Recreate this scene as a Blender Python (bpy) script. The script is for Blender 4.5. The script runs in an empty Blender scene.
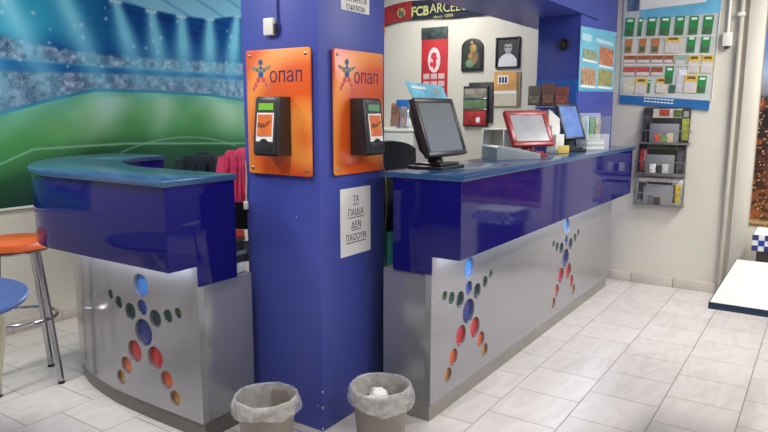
import bpy, bmesh, math, random
import numpy as np
from mathutils import Vector, Matrix

random.seed(7)
SC = bpy.context.scene
COL = SC.collection

# ------------------------------------------------------------------ camera
cam_d = bpy.data.cameras.new('camera')
cam_d.sensor_width = 36.0
cam_d.lens = 655.94 / 768.0 * 36.0
cam_d.clip_start = 0.02
cam = bpy.data.objects.new('camera', cam_d)
COL.objects.link(cam)
PITCH, YAW, ROLL, EYE = 0.157815, 0.592552, 0.001706, 1.5
fw = Vector((math.cos(YAW) * math.cos(PITCH), math.sin(YAW) * math.cos(PITCH), -math.sin(PITCH)))
rt = Vector((math.sin(YAW), -math.cos(YAW), 0))
up = rt.cross(fw)
r2 = rt * math.cos(ROLL) + up * math.sin(ROLL)
u2 = up * math.cos(ROLL) - rt * math.sin(ROLL)
cam.matrix_world = Matrix(((r2.x, u2.x, -fw.x, 0), (r2.y, u2.y, -fw.y, 0), (r2.z, u2.z, -fw.z, EYE), (0, 0, 0, 1)))
SC.camera = cam

# ------------------------------------------------------------------ world, exposure
world = bpy.data.worlds.new('world')
SC.world = world
world.use_nodes = True
world.node_tree.nodes['Background'].inputs[0].default_value = (0.8, 0.9, 1.0, 1)
world.node_tree.nodes['Background'].inputs[1].default_value = 0.05
SC.view_settings.view_transform = 'Standard'
SC.view_settings.look = 'None'
SC.view_settings.exposure = 0.22
SC.view_settings.gamma = 1.0
SC.view_settings.use_curve_mapping = False

# ------------------------------------------------------------------ ceiling lamps (area lights inside the fixtures; fixtures built below)
CEIL = 2.95
LAMPS = [  # x, y, length x, length y, watts
    (4.9, -0.6, 1.3, 0.32, 78), (2.6, -1.5, 1.3, 0.32, 36), (0.3, -0.5, 1.3, 0.32, 24),
    (5.0, 3.2, 1.2, 0.32, 25), (0.9, 1.7, 1.2, 0.32, 22), (0.9, 3.5, 1.2, 0.32, 34),
]
for lx, ly, sx, sy, w in LAMPS:
    ld = bpy.data.lights.new('fluorescent_light', 'AREA')
    ld.shape = 'RECTANGLE'; ld.size = sx - 0.06; ld.size_y = sy - 0.06
    ld.energy = w; ld.color = (1.0, 0.98, 0.945)
    lo = bpy.data.objects.new('fluorescent_light', ld)
    lo.location = (lx, ly, CEIL - 0.095)
    COL.objects.link(lo)

# ------------------------------------------------------------------ helpers
def lin(c):
    c = c / 255.0
    return c / 12.92 if c <= 0.04045 else ((c + 0.055) / 1.055) ** 2.4
def rgb(r, g, b):
    return (lin(r), lin(g), lin(b))

def mat(name, col, rough=0.5, metal=0.0, var=0.06, scale=8.0, coat=0.0, bump=0.0, alpha=1.0, trans=0.0, emit=0.0, spec=0.5):
    m = bpy.data.materials.new(name)
    m.use_nodes = True
    nt = m.node_tree
    b = nt.nodes['Principled BSDF']
    b.inputs['Roughness'].default_value = rough
    b.inputs['Metallic'].default_value = metal
    b.inputs['Coat Weight'].default_value = coat
    b.inputs['Coat Roughness'].default_value = 0.04
    b.inputs['Alpha'].default_value = alpha
    b.inputs['Transmission Weight'].default_value = trans
    b.inputs['Specular IOR Level'].default_value = spec
    tc = nt.nodes.new('ShaderNodeTexCoord')
    nz = nt.nodes.new('ShaderNodeTexNoise')
    nz.inputs['Scale'].default_value = scale
    nz.inputs['Detail'].default_value = 4
    nt.links.new(tc.outputs['Object'], nz.inputs['Vector'])
    rp = nt.nodes.new('ShaderNodeValToRGB')
    rp.color_ramp.elements[0].position = 0.3
    rp.color_ramp.elements[1].position = 0.7
    rp.color_ramp.elements[0].color = tuple(max(0, c * (1 - var)) for c in col) + (1,)
    rp.color_ramp.elements[1].color = tuple(min(1, c * (1 + var)) for c in col) + (1,)
    nt.links.new(nz.outputs['Fac'], rp.inputs['Fac'])
    nt.links.new(rp.outputs['Color'], b.inputs['Base Color'])
    if bump:
        bp = nt.nodes.new('ShaderNodeBump')
        bp.inputs['Strength'].default_value = bump
        bp.inputs['Distance'].default_value = 0.004
        nt.links.new(nz.outputs['Fac'], bp.inputs['Height'])
        nt.links.new(bp.outputs['Normal'], b.inputs['Normal'])
    if emit:
        b.inputs['Emission Color'].default_value = tuple(col) + (1,)
        b.inputs['Emission Strength'].default_value = emit
    return m

class MB:
    """collects shapes into one mesh; idx = material slot of the shapes added next"""
    def __init__(s):
        s.bm = bmesh.new(); s.idx = 0
    def _fin(s, before):
        for f in s.bm.faces:
            if f not in before:
                f.material_index = s.idx
    def _merge(s, tmp, M=None):
        if M is not None:
            bmesh.ops.transform(tmp, matrix=M, verts=tmp.verts)
        me = bpy.data.meshes.new('tmp'); tmp.to_mesh(me); tmp.free()
        n = len(s.bm.faces)
        s.bm.from_mesh(me); bpy.data.meshes.remove(me)
        s.bm.faces.ensure_lookup_table()
        for i in range(n, len(s.bm.faces)):
            s.bm.faces[i].material_index = s.idx
        return s
    def box(s, x0, x1, y0, y1, z0, z1, bev=0.0, seg=2, M=None):
        t = bmesh.new()
        bmesh.ops.create_cube(t, size=1.0)
        for v in t.verts:
            v.co = Vector(((x0 + x1) / 2 + v.co.x * (x1 - x0), (y0 + y1) / 2 + v.co.y * (y1 - y0), (z0 + z1) / 2 + v.co.z * (z1 - z0)))
        if bev:
            bmesh.ops.bevel(t, geom=list(t.edges), offset=bev, segments=seg, profile=0.5, affect='EDGES')
        return s._merge(t, M)
    def prism(s, pts, z0, z1, bev=0.0, M=None, top=None):
        """extruded polygon in xy; top = optional other outline for the upper face"""
        t = bmesh.new()
        a = [t.verts.new((p[0], p[1], z0)) for p in pts]
        b = [t.verts.new((p[0], p[1], z1)) for p in (top or pts)]
        n = len(pts)
        t.faces.new(list(reversed(a))); t.faces.new(b)
        for i in range(n):
            t.faces.new((a[i], a[(i + 1) % n], b[(i + 1) % n], b[i]))
        bmesh.ops.recalc_face_normals(t, faces=t.faces)
        if bev:
            es = [e for e in t.edges if abs(e.verts[0].co.z - e.verts[1].co.z) < 1e-6]
            bmesh.ops.bevel(t, geom=es, offset=bev, segments=2, profile=0.5, affect='EDGES')
        return s._merge(t, M)
    def lathe(s, prof, seg=32, M=None, c=(0, 0, 0), closed=False):
        """prof = list of (radius, z)"""
        t = bmesh.new()
        rings = []
        for r, z in prof:
            if r < 1e-6:
                rings.append([t.verts.new((c[0], c[1], c[2] + z))])
            else:
                rings.append([t.verts.new((c[0] + r * math.cos(2 * math.pi * k / seg), c[1] + r * math.sin(2 * math.pi * k / seg), c[2] + z)) for k in range(seg)])
        for i in range(len(rings) - 1 + (1 if closed else 0)):
            A, B = rings[i], rings[(i + 1) % len(rings)]
            for k in range(seg):
                k2 = (k + 1) % seg
                if len(A) == 1 and len(B) == 1: continue
                if len(A) == 1: t.faces.new((A[0], B[k2], B[k]))
                elif len(B) == 1: t.faces.new((A[k], A[k2], B[0]))
                else: t.faces.new((A[k], A[k2], B[k2], B[k]))
        bmesh.ops.recalc_face_normals(t, faces=t.faces)
        return s._merge(t, M)
    def tube(s, pts, r, seg=10, closed=False, r1=None):
        pts = [Vector(p) for p in pts]
        t = bmesh.new(); rings = []; n = len(pts)
        prev = None
        for i, p in enumerate(pts):
            if closed: d = pts[(i + 1) % n] - pts[i - 1]
            else: d = pts[min(i + 1, n - 1)] - pts[max(i - 1, 0)]
            d.normalize()
            if prev is None:
                a = Vector((0, 0, 1)) if abs(d.z) < 0.9 else Vector((1, 0, 0))
                u = d.cross(a).normalized()
            else:
                u = (prev - d * prev.dot(d)).normalized()
            prev = u; w = d.cross(u)
            rr = r if r1 is None else r + (r1 - r) * i / (n - 1)
            rings.append([t.verts.new(p + (u * math.cos(2 * math.pi * k / seg) + w * math.sin(2 * math.pi * k / seg)) * rr) for k in range(seg)])
        for i in range(n if closed else n - 1):
            A, B = rings[i], rings[(i + 1) % n]
            for k in range(seg):
                t.faces.new((A[k], A[(k + 1) % seg], B[(k + 1) % seg], B[k]))
        if not closed:
            t.faces.new(list(reversed(rings[0]))); t.faces.new(rings[-1])
        bmesh.ops.recalc_face_normals(t, faces=t.faces)
        return s._merge(t)
    def ell(s, c, rx, ry, rz, seg=20, M=None):
        t = bmesh.new()
        bmesh.ops.create_uvsphere(t, u_segments=seg, v_segments=seg // 2, radius=1.0)
        for v in t.verts:
            v.co = Vector((c[0] + v.co.x * rx, c[1] + v.co.y * ry, c[2] + v.co.z * rz))
        return s._merge(t, M)
    def grid(s, fn, nu, nv, thick=0.0):
        """sheet of nu x nv quads, fn(u,v) -> point; thick > 0 gives it a real thickness"""
        t = bmesh.new()
        g = [[t.verts.new(fn(i / nu, j / nv)) for j in range(nv + 1)] for i in range(nu + 1)]
        for i in range(nu):
            for j in range(nv):
                t.faces.new((g[i][j], g[i + 1][j], g[i + 1][j + 1], g[i][j + 1]))
        if thick:
            bmesh.ops.recalc_face_normals(t, faces=t.faces)
            bmesh.ops.solidify(t, geom=list(t.faces), thickness=thick)
            bmesh.ops.recalc_face_normals(t, faces=t.faces)
        return s._merge(t)

def smooth(me, ang=35):
    for p in me.polygons: p.use_smooth = True
    try: me.set_sharp_from_angle(angle=math.radians(ang))
    except Exception: pass

def part(name, mb, mats, parent=None, label=None, M=None):
    me = bpy.data.meshes.new(name)
    mb.bm.to_mesh(me); mb.bm.free()
    for m in (mats if isinstance(mats, (list, tuple)) else [mats]): me.materials.append(m)
    smooth(me)
    o = bpy.data.objects.new(name, me); COL.objects.link(o)
    if parent is not None: o.parent = parent
    if M is not None: o.matrix_local = M
    if label: o['label'] = label
    return o
def tag(o, label, cat, group=None, kind=None):
    if label: o['label'] = label
    if cat: o['category'] = cat
    if group: o['group'] = group
    if kind: o['kind'] = kind
    return o
def thing(name, label, cat, M=None, loc=None, group=None):
    o = bpy.data.objects.new(name, None); COL.objects.link(o)
    o.empty_display_size = 0.1
    if loc is not None: M = Matrix.Translation(loc)
    if M is not None: o.matrix_world = M
    return tag(o, label, cat, group)
def solo(name, mb, mats, label, cat, M=None, group=None):
    o = part(name, mb, mats, None, None, M)
    return tag(o, label, cat, group)
def struct(name, mb, mats, parent=None):
    o = part(name, mb, mats, parent)
    if parent is None: o['kind'] = 'structure'
    return o
def copy_tree(o, parent=None):
    c = o.copy(); COL.objects.link(c)
    if parent is not None: c.parent = parent
    for ch in list(o.children): copy_tree(ch, c)
    return c

def face_nx(x, y, z, rot=0.0):   # frame on a surface facing -X : local x = viewer's right, y = up, z = out
    return Matrix(((0, 0, -1, x), (-1, 0, 0, y), (0, 1, 0, z), (0, 0, 0, 1))) @ Matrix.Rotation(rot, 4, 'Z')
def face_ny(x, y, z, rot=0.0):   # frame on a surface facing -Y
    return Matrix(((1, 0, 0, x), (0, 0, -1, y), (0, 1, 0, z), (0, 0, 0, 1))) @ Matrix.Rotation(rot, 4, 'Z')

def text_mb(mb, s, x, y, w, h, z=0.0, ext=0.0008, bold=0.0, squeeze=None):
    """adds lettering centred at x,y fitted to w x h, lying in the xy plane at height z"""
    cu = bpy.data.curves.new('lettering', 'FONT')
    cu.body = s; cu.size = 1.0; cu.extrude = 0.02; cu.offset = bold
    cu.align_x = 'LEFT'; cu.resolution_u = 3
    o = bpy.data.objects.new('lettering', cu); COL.objects.link(o)
    dg = bpy.context.evaluated_depsgraph_get(); dg.update()
    me = bpy.data.meshes.new_from_object(o.evaluated_get(dg))
    bpy.data.objects.remove(o); bpy.data.curves.remove(cu)
    if len(me.vertices):
        co = np.array([v.co[:] for v in me.vertices])
        mn, mx = co.min(0), co.max(0)
        sx = w / max(1e-6, mx[0] - mn[0]); sy = h / max(1e-6, mx[1] - mn[1])
        for v in me.vertices:
            v.co = (x + (v.co.x - (mn[0] + mx[0]) / 2) * sx, y + (v.co.y - (mn[1] + mx[1]) / 2) * sy,
                    z + (ext if v.co.z > 0 else 0.0))
        t = bmesh.new(); t.from_mesh(me); mb._merge(t)
    bpy.data.meshes.remove(me)
    return mb

def spline(pts, n=8, closed=False):
    P = [Vector((p[0], p[1], p[2] if len(p) > 2 else 0)) for p in pts]; out = []
    N = len(P)
    for i in range(N if closed else N - 1):
        if closed: a, b, c, d = P[i - 1], P[i], P[(i + 1) % N], P[(i + 2) % N]
        else: a, b, c, d = P[max(i - 1, 0)], P[i], P[i + 1], P[min(i + 2, N - 1)]
        for k in range(n):
            t = k / n
            out.append(0.5 * ((2 * b) + (c - a) * t + (2 * a - 5 * b + 4 * c - d) * t * t + (3 * b - a - 3 * c + d) * t ** 3))
    if not closed: out.append(P[-1])
    return out
def offset(path, d):
    """shift an open 2-D path to its right-hand side by d"""
    out = []
    for i, p in enumerate(path):
        a = path[max(i - 1, 0)]; b = path[min(i + 1, len(path) - 1)]
        t = Vector((b[0] - a[0], b[1] - a[1], 0)).normalized()
        out.append(Vector((p[0] + t.y * d, p[1] - t.x * d, 0)))
    return out
def boolean_diff(mb, cutter):
    me = bpy.data.meshes.new('a'); mb.bm.to_mesh(me); mb.bm.free()
    mc = bpy.data.meshes.new('b'); cutter.bm.to_mesh(mc); cutter.bm.free()
    a = bpy.data.objects.new('a', me); b = bpy.data.objects.new('b', mc)
    COL.objects.link(a); COL.objects.link(b)
    md = a.modifiers.new('cut', 'BOOLEAN'); md.object = b; md.operation = 'DIFFERENCE'; md.solver = 'EXACT'
    dg = bpy.context.evaluated_depsgraph_get(); dg.update()
    r = bpy.data.meshes.new_from_object(a.evaluated_get(dg))
    bpy.data.objects.remove(a); bpy.data.objects.remove(b)
    bpy.data.meshes.remove(me); bpy.data.meshes.remove(mc)
    out = MB(); out.bm.from_mesh(r); bpy.data.meshes.remove(r)
    return out

# ------------------------------------------------------------------ materials
M_wall = mat('painted_wall', rgb(213, 208, 194), 0.6, var=0.03, scale=2.5, bump=0.05)
M_ceil = mat('ceiling_paint', rgb(225, 223, 215), 0.8, var=0.02)
M_blue = mat('blue_wall_paint', rgb(68, 80, 168), 0.42, var=0.05, scale=3)
M_navy = mat('glossy_navy_laminate', rgb(19, 16, 104), 0.06, var=0.03, scale=2, spec=0.32)
M_top = mat('speckled_blue_worktop', rgb(46, 84, 128), 0.16, var=0.2, scale=60, spec=0.75)
M_silver = mat('brushed_silver_laminate', rgb(164, 164, 168), 0.15, 0.55, var=0.03, scale=2)
M_kick = mat('dark_grey_plinth', rgb(112, 110, 106), 0.4, 0.3)
M_led = mat('cool_white_led', (0.80, 0.84, 1.0), 0.4, emit=20.0)
M_orange = None
M_black = mat('black_plastic', rgb(40, 38, 40), 0.38, var=0.15)
M_dark = mat('dark_grey_plastic', rgb(58, 57, 60), 0.42)
M_white = mat('white_plastic', rgb(232, 230, 222), 0.4)
M_paper = mat('white_paper', rgb(238, 238, 235), 0.8, var=0.02)
M_ink = mat('black_ink', rgb(25, 25, 28), 0.7)
M_navyink = mat('navy_ink', rgb(38, 34, 86), 0.5)
M_chrome = mat('chrome', rgb(190, 190, 192), 0.16, 1.0, var=0.02)
M_steel = mat('brushed_steel', rgb(165, 165, 165), 0.3, 1.0, var=0.04)
M_tabletop = mat('white_laminate_top', rgb(240, 238, 226), 0.35, var=0.015)
M_tableedge = mat('navy_table_edge', rgb(40, 58, 84), 0.4)
M_bluetable = mat('blue_table_plastic', rgb(72, 94, 152), 0.38, var=0.08)
M_cream = mat('cream_plastic', rgb(200, 194, 165), 0.4)
M_seat = mat('orange_vinyl', rgb(214, 98, 44), 0.28, var=0.08)
M_red = mat('red_plastic', rgb(166, 48, 52), 0.32)
M_screen = mat('idle_grey_screen', rgb(120, 124, 124), 0.14, var=0.04, emit=0.12)
M_screenblue = mat('lit_blue_screen', rgb(84, 112, 168), 0.2, var=0.3, scale=14, emit=0.5)
M_screenpale = mat('lit_pale_screen', rgb(150, 152, 156), 0.18, var=0.18, scale=8, emit=0.25)
M_lgrey = mat('light_grey_plastic', rgb(158, 166, 172), 0.4)
M_pink = mat('pink_fleece', rgb(214, 66, 108), 0.9, var=0.2, scale=25, bump=0.6)
M_darkcloth = mat('dark_cloth', rgb(30, 32, 38), 0.9, var=0.3, scale=20, bump=0.5)
M_bin = mat('frosted_bin_plastic', rgb(138, 130, 122), 0.45, var=0.1, scale=10)
def bag_mat():
    m = bpy.data.materials.new('clear_bin_liner'); m.use_nodes = True
    nt = m.node_tree; b = nt.nodes['Principled BSDF']
    b.inputs['Base Color'].default_value = (0.86, 0.86, 0.84, 1)
    b.inputs['Roughness'].default_value = 0.22
    tc = nt.nodes.new('ShaderNodeTexCoord'); nz = nt.nodes.new('ShaderNodeTexNoise')
    nz.inputs['Scale'].default_value = 14; nz.inputs['Detail'].default_value = 5; nz.inputs['Distortion'].default_value = 1.2
    nt.links.new(tc.outputs['Object'], nz.inputs['Vector'])
    mr = nt.nodes.new('ShaderNodeMapRange')
    mr.inputs[1].default_value = 0.35; mr.inputs[2].default_value = 0.7; mr.inputs[3].default_value = 0.24; mr.inputs[4].default_value = 0.50
    nt.links.new(nz.outputs['Fac'], mr.inputs[0]); nt.links.new(mr.outputs[0], b.inputs['Alpha'])
    bp = nt.nodes.new('ShaderNodeBump'); bp.inputs['Strength'].default_value = 0.8; bp.inputs['Distance'].default_value = 0.01
    nt.links.new(nz.outputs['Fac'], bp.inputs['Height']); nt.links.new(bp.outputs['Normal'], b.inputs['Normal'])
    return m
M_bag = bag_mat()
M_acryl = mat('clear_acrylic', (0.9, 0.93, 0.95), 0.08, alpha=0.22, var=0.01)

def floor_mat():
    m = bpy.data.materials.new('marble_tile_floor'); m.use_nodes = True
    nt = m.node_tree; L = nt.links; b = nt.nodes['Principled BSDF']
    tc = nt.nodes.new('ShaderNodeTexCoord')
    mp = nt.nodes.new('ShaderNodeMapping')
    mp.inputs['Location'].default_value = (-(3.0755 - 0.351 * 20), -(0.245 - 0.3555 * 20), 0)
    L.new(tc.outputs['Object'], mp.inputs['Vector'])
    br = nt.nodes.new('ShaderNodeTexBrick')
    br.offset = 0.5; br.offset_frequency = 2; br.squash = 1.0
    br.inputs['Scale'].default_value = 1.0
    br.inputs['Brick Width'].default_value = 0.351
    br.inputs['Row Height'].default_value = 0.3555
    br.inputs['Mortar Size'].default_value = 0.0032
    br.inputs['Mortar Smooth'].default_value = 0.15
    br.inputs['Color1'].default_value = rgb(214, 209, 204) + (1,)
    br.inputs['Color2'].default_value = rgb(206, 201, 196) + (1,)
    br.inputs['Mortar'].default_value = rgb(146, 137, 128) + (1,)
    L.new(mp.outputs[0], br.inputs['Vector'])
    nz = nt.nodes.new('ShaderNodeTexNoise'); nz.inputs['Scale'].default_value = 3.2; nz.inputs['Detail'].default_value = 6; nz.inputs['Distortion'].default_value = 1.6
    st = nt.nodes.new('ShaderNodeMapping'); st.inputs['Scale'].default_value = (0.9, 2.6, 1); st.inputs['Rotation'].default_value = (0, 0, 0.5)
    L.new(tc.outputs['Object'], st.inputs['Vector']); L.new(st.outputs[0], nz.inputs['Vector'])
    rp = nt.nodes.new('ShaderNodeValToRGB')
    rp.color_ramp.elements[0].position = 0.36; rp.color_ramp.elements[0].color = (0.91, 0.905, 0.895, 1)
    rp.color_ramp.elements[1].position = 0.58; rp.color_ramp.elements[1].color = (1, 1, 1, 1)
    L.new(nz.outputs['Fac'], rp.inputs['Fac'])
    mx = nt.nodes.new('ShaderNodeMix'); mx.data_type = 'RGBA'; mx.blend_type = 'MULTIPLY'
    mx.inputs['Factor'].default_value = 1.0
    L.new(br.outputs['Color'], mx.inputs['A']); L.new(rp.outputs['Color'], mx.inputs['B'])
    L.new(mx.outputs['Result'], b.inputs['Base Color'])
    ro = nt.nodes.new('ShaderNodeMapRange'); ro.inputs[3].default_value = 0.26; ro.inputs[4].default_value = 0.7
    L.new(br.outputs['Fac'], ro.inputs[0]); L.new(ro.outputs[0], b.inputs['Roughness'])
    iv = nt.nodes.new('ShaderNodeMath'); iv.operation = 'SUBTRACT'; iv.inputs[0].default_value = 1.0
    L.new(br.outputs['Fac'], iv.inputs[1])
    bp = nt.nodes.new('ShaderNodeBump'); bp.inputs['Strength'].default_value = 0.4; bp.inputs['Distance'].default_value = 0.002
    L.new(iv.outputs[0], bp.inputs['Height']); L.new(bp.outputs['Normal'], b.inputs['Normal'])
    return m

# ------------------------------------------------------------------ room shell
X0R, X1R, Y0R, Y1R = -1.8, 5.98, -2.4, 4.5
struct('floor', MB().box(X0R - .1, X1R + .1, Y0R - .1, Y1R + .1, -0.1, 0.0), floor_mat())
struct('ceiling', MB().box(X0R - .1, X1R + .1, Y0R - .1, Y1R + .1, CEIL, CEIL + 0.1), M_ceil)
struct('wall_back', MB().box(X1R, X1R + .1, Y0R - .1, Y1R + .1, 0, CEIL), M_wall)
struct('wall_left', MB().box(X0R, X1R, Y1R, Y1R + .1, 0, CEIL), M_wall)
struct('wall_right', MB().box(X0R, X1R, Y0R - .1, Y0R, 0, CEIL), mat('grey_blue_wall', rgb(150, 150, 158), 0.55))
struct('wall_front', MB().box(X0R - .1, X0R, Y0R - .1, Y1R + .1, 0, CEIL), mat('deep_blue_wall', rgb(70, 78, 128), 0.5))
PX0, PX1, PY0, PY1 = 2.253, 2.769, 1.862, 2.325
struct('wall_pillar', MB().box(PX0, PX1, PY0, PY1, 0, CEIL, 0.006), M_blue)
struct('wall_far_pillar', MB().box(4.993, 5.98, 1.6, 1.93, 0, CEIL, 0.004), M_blue)
struct('wall_beam', MB().box(PX1, 5.40, 1.585, 2.22, 2.217, CEIL, 0.004).box(5.38, 5.98, 1.92, 2.22, 2.217, CEIL), M_blue)
struct('wall_pilaster', MB().box(5.94, 5.98, 0.482, 0.594, 0, CEIL, 0.004), M_wall)
M_base = mat('tile_skirting', rgb(205, 196, 184), 0.35, var=0.06, scale=6)
def skirting():
    mb = MB()
    y = 0.66
    while y < 1.6:
        mb.box(5.966, 5.98, y, min(y + 0.345, 1.598), 0, 0.085, 0.002); y += 0.35
    y = 1.94
    while y < 4.48:
        mb.box(5.966, 5.98, y, min(y + 0.345, 4.485), 0, 0.085, 0.002); y += 0.35
    return mb
struct('baseboard_back', skirting(), M_base)
def skirting2():
    mb = MB(); x = -1.7
    while x < 5.9:
        mb.box(x, min(x + .345, 5.96), 4.486, 4.5, 0, 0.085, 0.002); x += 0.35
    return mb
struct('baseboard_left', skirting2(), M_base)
struct('trim_1', MB().box(X0R + .02, X1R - .02, 4.484, 4.5, 0.846, 0.862, 0.002), M_white)
chips = MB()
for cx_, cy_, cz_, r_ in ((PX0 + .001, PY0 + .001, .20, .006), (PX0 + .001, PY0 + .001, .12, .007), (PX0 - .0005, PY0 + .03, .125, .004), (PX0 + .001, PY0 + .001, .015, .006), (PX0 - .0005, PY1 - .006, .45, .007), (PX0 - .0005, PY1 - .006, .38, .005), (PX0 - .0005, PY0 + .14, 1.02, .003)):
    chips.ell((cx_, cy_, cz_), r_ * .6, r_ * .6, r_, 10)
part('paint_chips', chips, M_white, bpy.data.objects['wall_pillar'])
# conduits on the back wall
pipe = thing('conduit_pipe', 'tall grey pipe running floor to ceiling beside the wall corner', 'pipe', loc=(5.958, 0.648, 0))
part('pipe_run', MB().tube([(0, 0, 0.0), (0, 0, 1.5), (0, 0, CEIL)], 0.02, 12), mat('pipe_paint', rgb(186, 180, 166), 0.5), pipe)
part('clip', MB().box(-0.026, 0.022, -0.027, 0.027, 2.24, 2.27, 0.004), M_white, pipe)
jb = thing('junction_box', 'small white cable box on the wall right of the ticket board', 'junction box', M=face_nx(5.98, 0.735, 2.067))
part('box_body', MB().prism([(-.034, -.05), (.034, -.05), (.034, .055), (-.034, .055)], 0, 0.045, 0.008), M_white, jb)
part('conduit', MB().tube([(0, 0.05, 0.02), (0, 0.4, 0.02), (0, CEIL - 2.067, 0.02)], 0.011, 10), M_white, jb)
part('grommet', MB().lathe([(0, -0.02), (.016, -0.02), (.019, 0.0), (0.019, .01), (0, .01)], 14, M=Matrix.Translation((0, -.05, .022)) @ Matrix.Rotation(-math.pi / 2, 4, 'X')), M_dark, jb)

# ------------------------------------------------------------------ ceiling lamps' housings
M_diff = mat('lamp_diffuser', (1.0, 0.97, 0.92), 0.5, emit=4.0)
for i, (lx, ly, sx, sy, w) in enumerate(LAMPS):
    where = ['over the customer floor near the white table', 'over the right wall side', 'over the entrance side above the viewer', 'behind the serving counter', 'over the left counter front', 'over the stool near the stadium mural'][i]
    t = thing('ceiling_light', 'white fluorescent ceiling light ' + where, 'ceiling light', loc=(lx, ly, CEIL), group='ceiling lights')
    part('housing', MB().box(-sx / 2, sx / 2, -sy / 2, sy / 2, -0.06, 0, 0.008), M_white, t)
    part('diffuser', MB().box(-sx / 2 + .02, sx / 2 - .02, -sy / 2 + .02, sy / 2 - .02, -0.08, -0.058, 0.006), M_diff, t)

# ------------------------------------------------------------------ printed murals (vertex-coloured prints)
def print_mat(name, rough=0.55):
    m = bpy.data.materials.new(name); m.use_nodes = True
    nt = m.node_tree; b = nt.nodes['Principled BSDF']; b.inputs['Roughness'].default_value = rough; b.inputs['Specular IOR Level'].default_value = 0.2
    a = nt.nodes.new('ShaderNodeVertexColor'); a.layer_name = 'ink'
    nt.links.new(a.outputs['Color'], b.inputs['Base Color'])
    return m
def s2l(c):
    c = np.clip(c, 0, 255) / 255.0
    return np.where(c <= 0.04045, c / 12.92, ((c + 0.055) / 1.055) ** 2.4)
def print_sheet(name, U, V, to3d, colour, material):
    """flat printed sheet; U,V = 1-D coordinates, colour = (nv,nu,3) 0-255 sRGB"""
    nu, nv = len(U), len(V)
    uu, vv = np.meshgrid(U, V)
    co = to3d(uu, vv).reshape(-1, 3)
    i = np.arange(nu * nv).reshape(nv, nu)
    q = np.stack([i[:-1, :-1], i[:-1, 1:], i[1:, 1:], i[1:, :-1]], -1).reshape(-1, 4)
    me = bpy.data.meshes.new(name)
    me.vertices.add(len(co)); me.vertices.foreach_set('co', co.astype(np.float32).ravel())
    me.loops.add(q.size); me.loops.foreach_set('vertex_index', q.ravel().astype(np.int32))
    me.polygons.add(len(q)); me.polygons.foreach_set('loop_start', (np.arange(len(q)) * 4).astype(np.int32))
    me.update(calc_edges=True)
    at = me.color_attributes.new('ink', 'FLOAT_COLOR', 'POINT')
    c4 = np.ones((nu * nv, 4), np.float32); c4[:, :3] = s2l(colour.reshape(-1, 3))
    at.data.foreach_set('color', c4.ravel())
    me.materials.append(material)
    o = bpy.data.objects.new(name, me); COL.objects.link(o)
    return o
rng = np.random.default_rng(3)
def noise2(nv, nu, cells_v, cells_u):
    g = rng.random((cells_v + 2, cells_u + 2))
    y = np.linspace(0, cells_v, nv); x = np.linspace(0, cells_u, nu)
    yi = y.astype(int); xi = x.astype(int); fy = (y - yi)[:, None]; fx = (x - xi)[None, :]
    fy = fy * fy * (3 - 2 * fy); fx = fx * fx * (3 - 2 * fx)
    a = g[yi][:, xi]; b = g[yi][:, xi + 1]; c = g[yi + 1][:, xi]; d = g[yi + 1][:, xi + 1]
    return (a * (1 - fx) + b * fx) * (1 - fy) + (c * (1 - fx) + d * fx) * fy
def sst(a, b, x):
    t = np.clip((x - a) / (b - a), 0, 1); return t * t * (3 - 2 * t)
def mixc(A, B, t):
    return A * (1 - t[..., None]) + np.asarray(B, float) * t[..., None]

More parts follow.
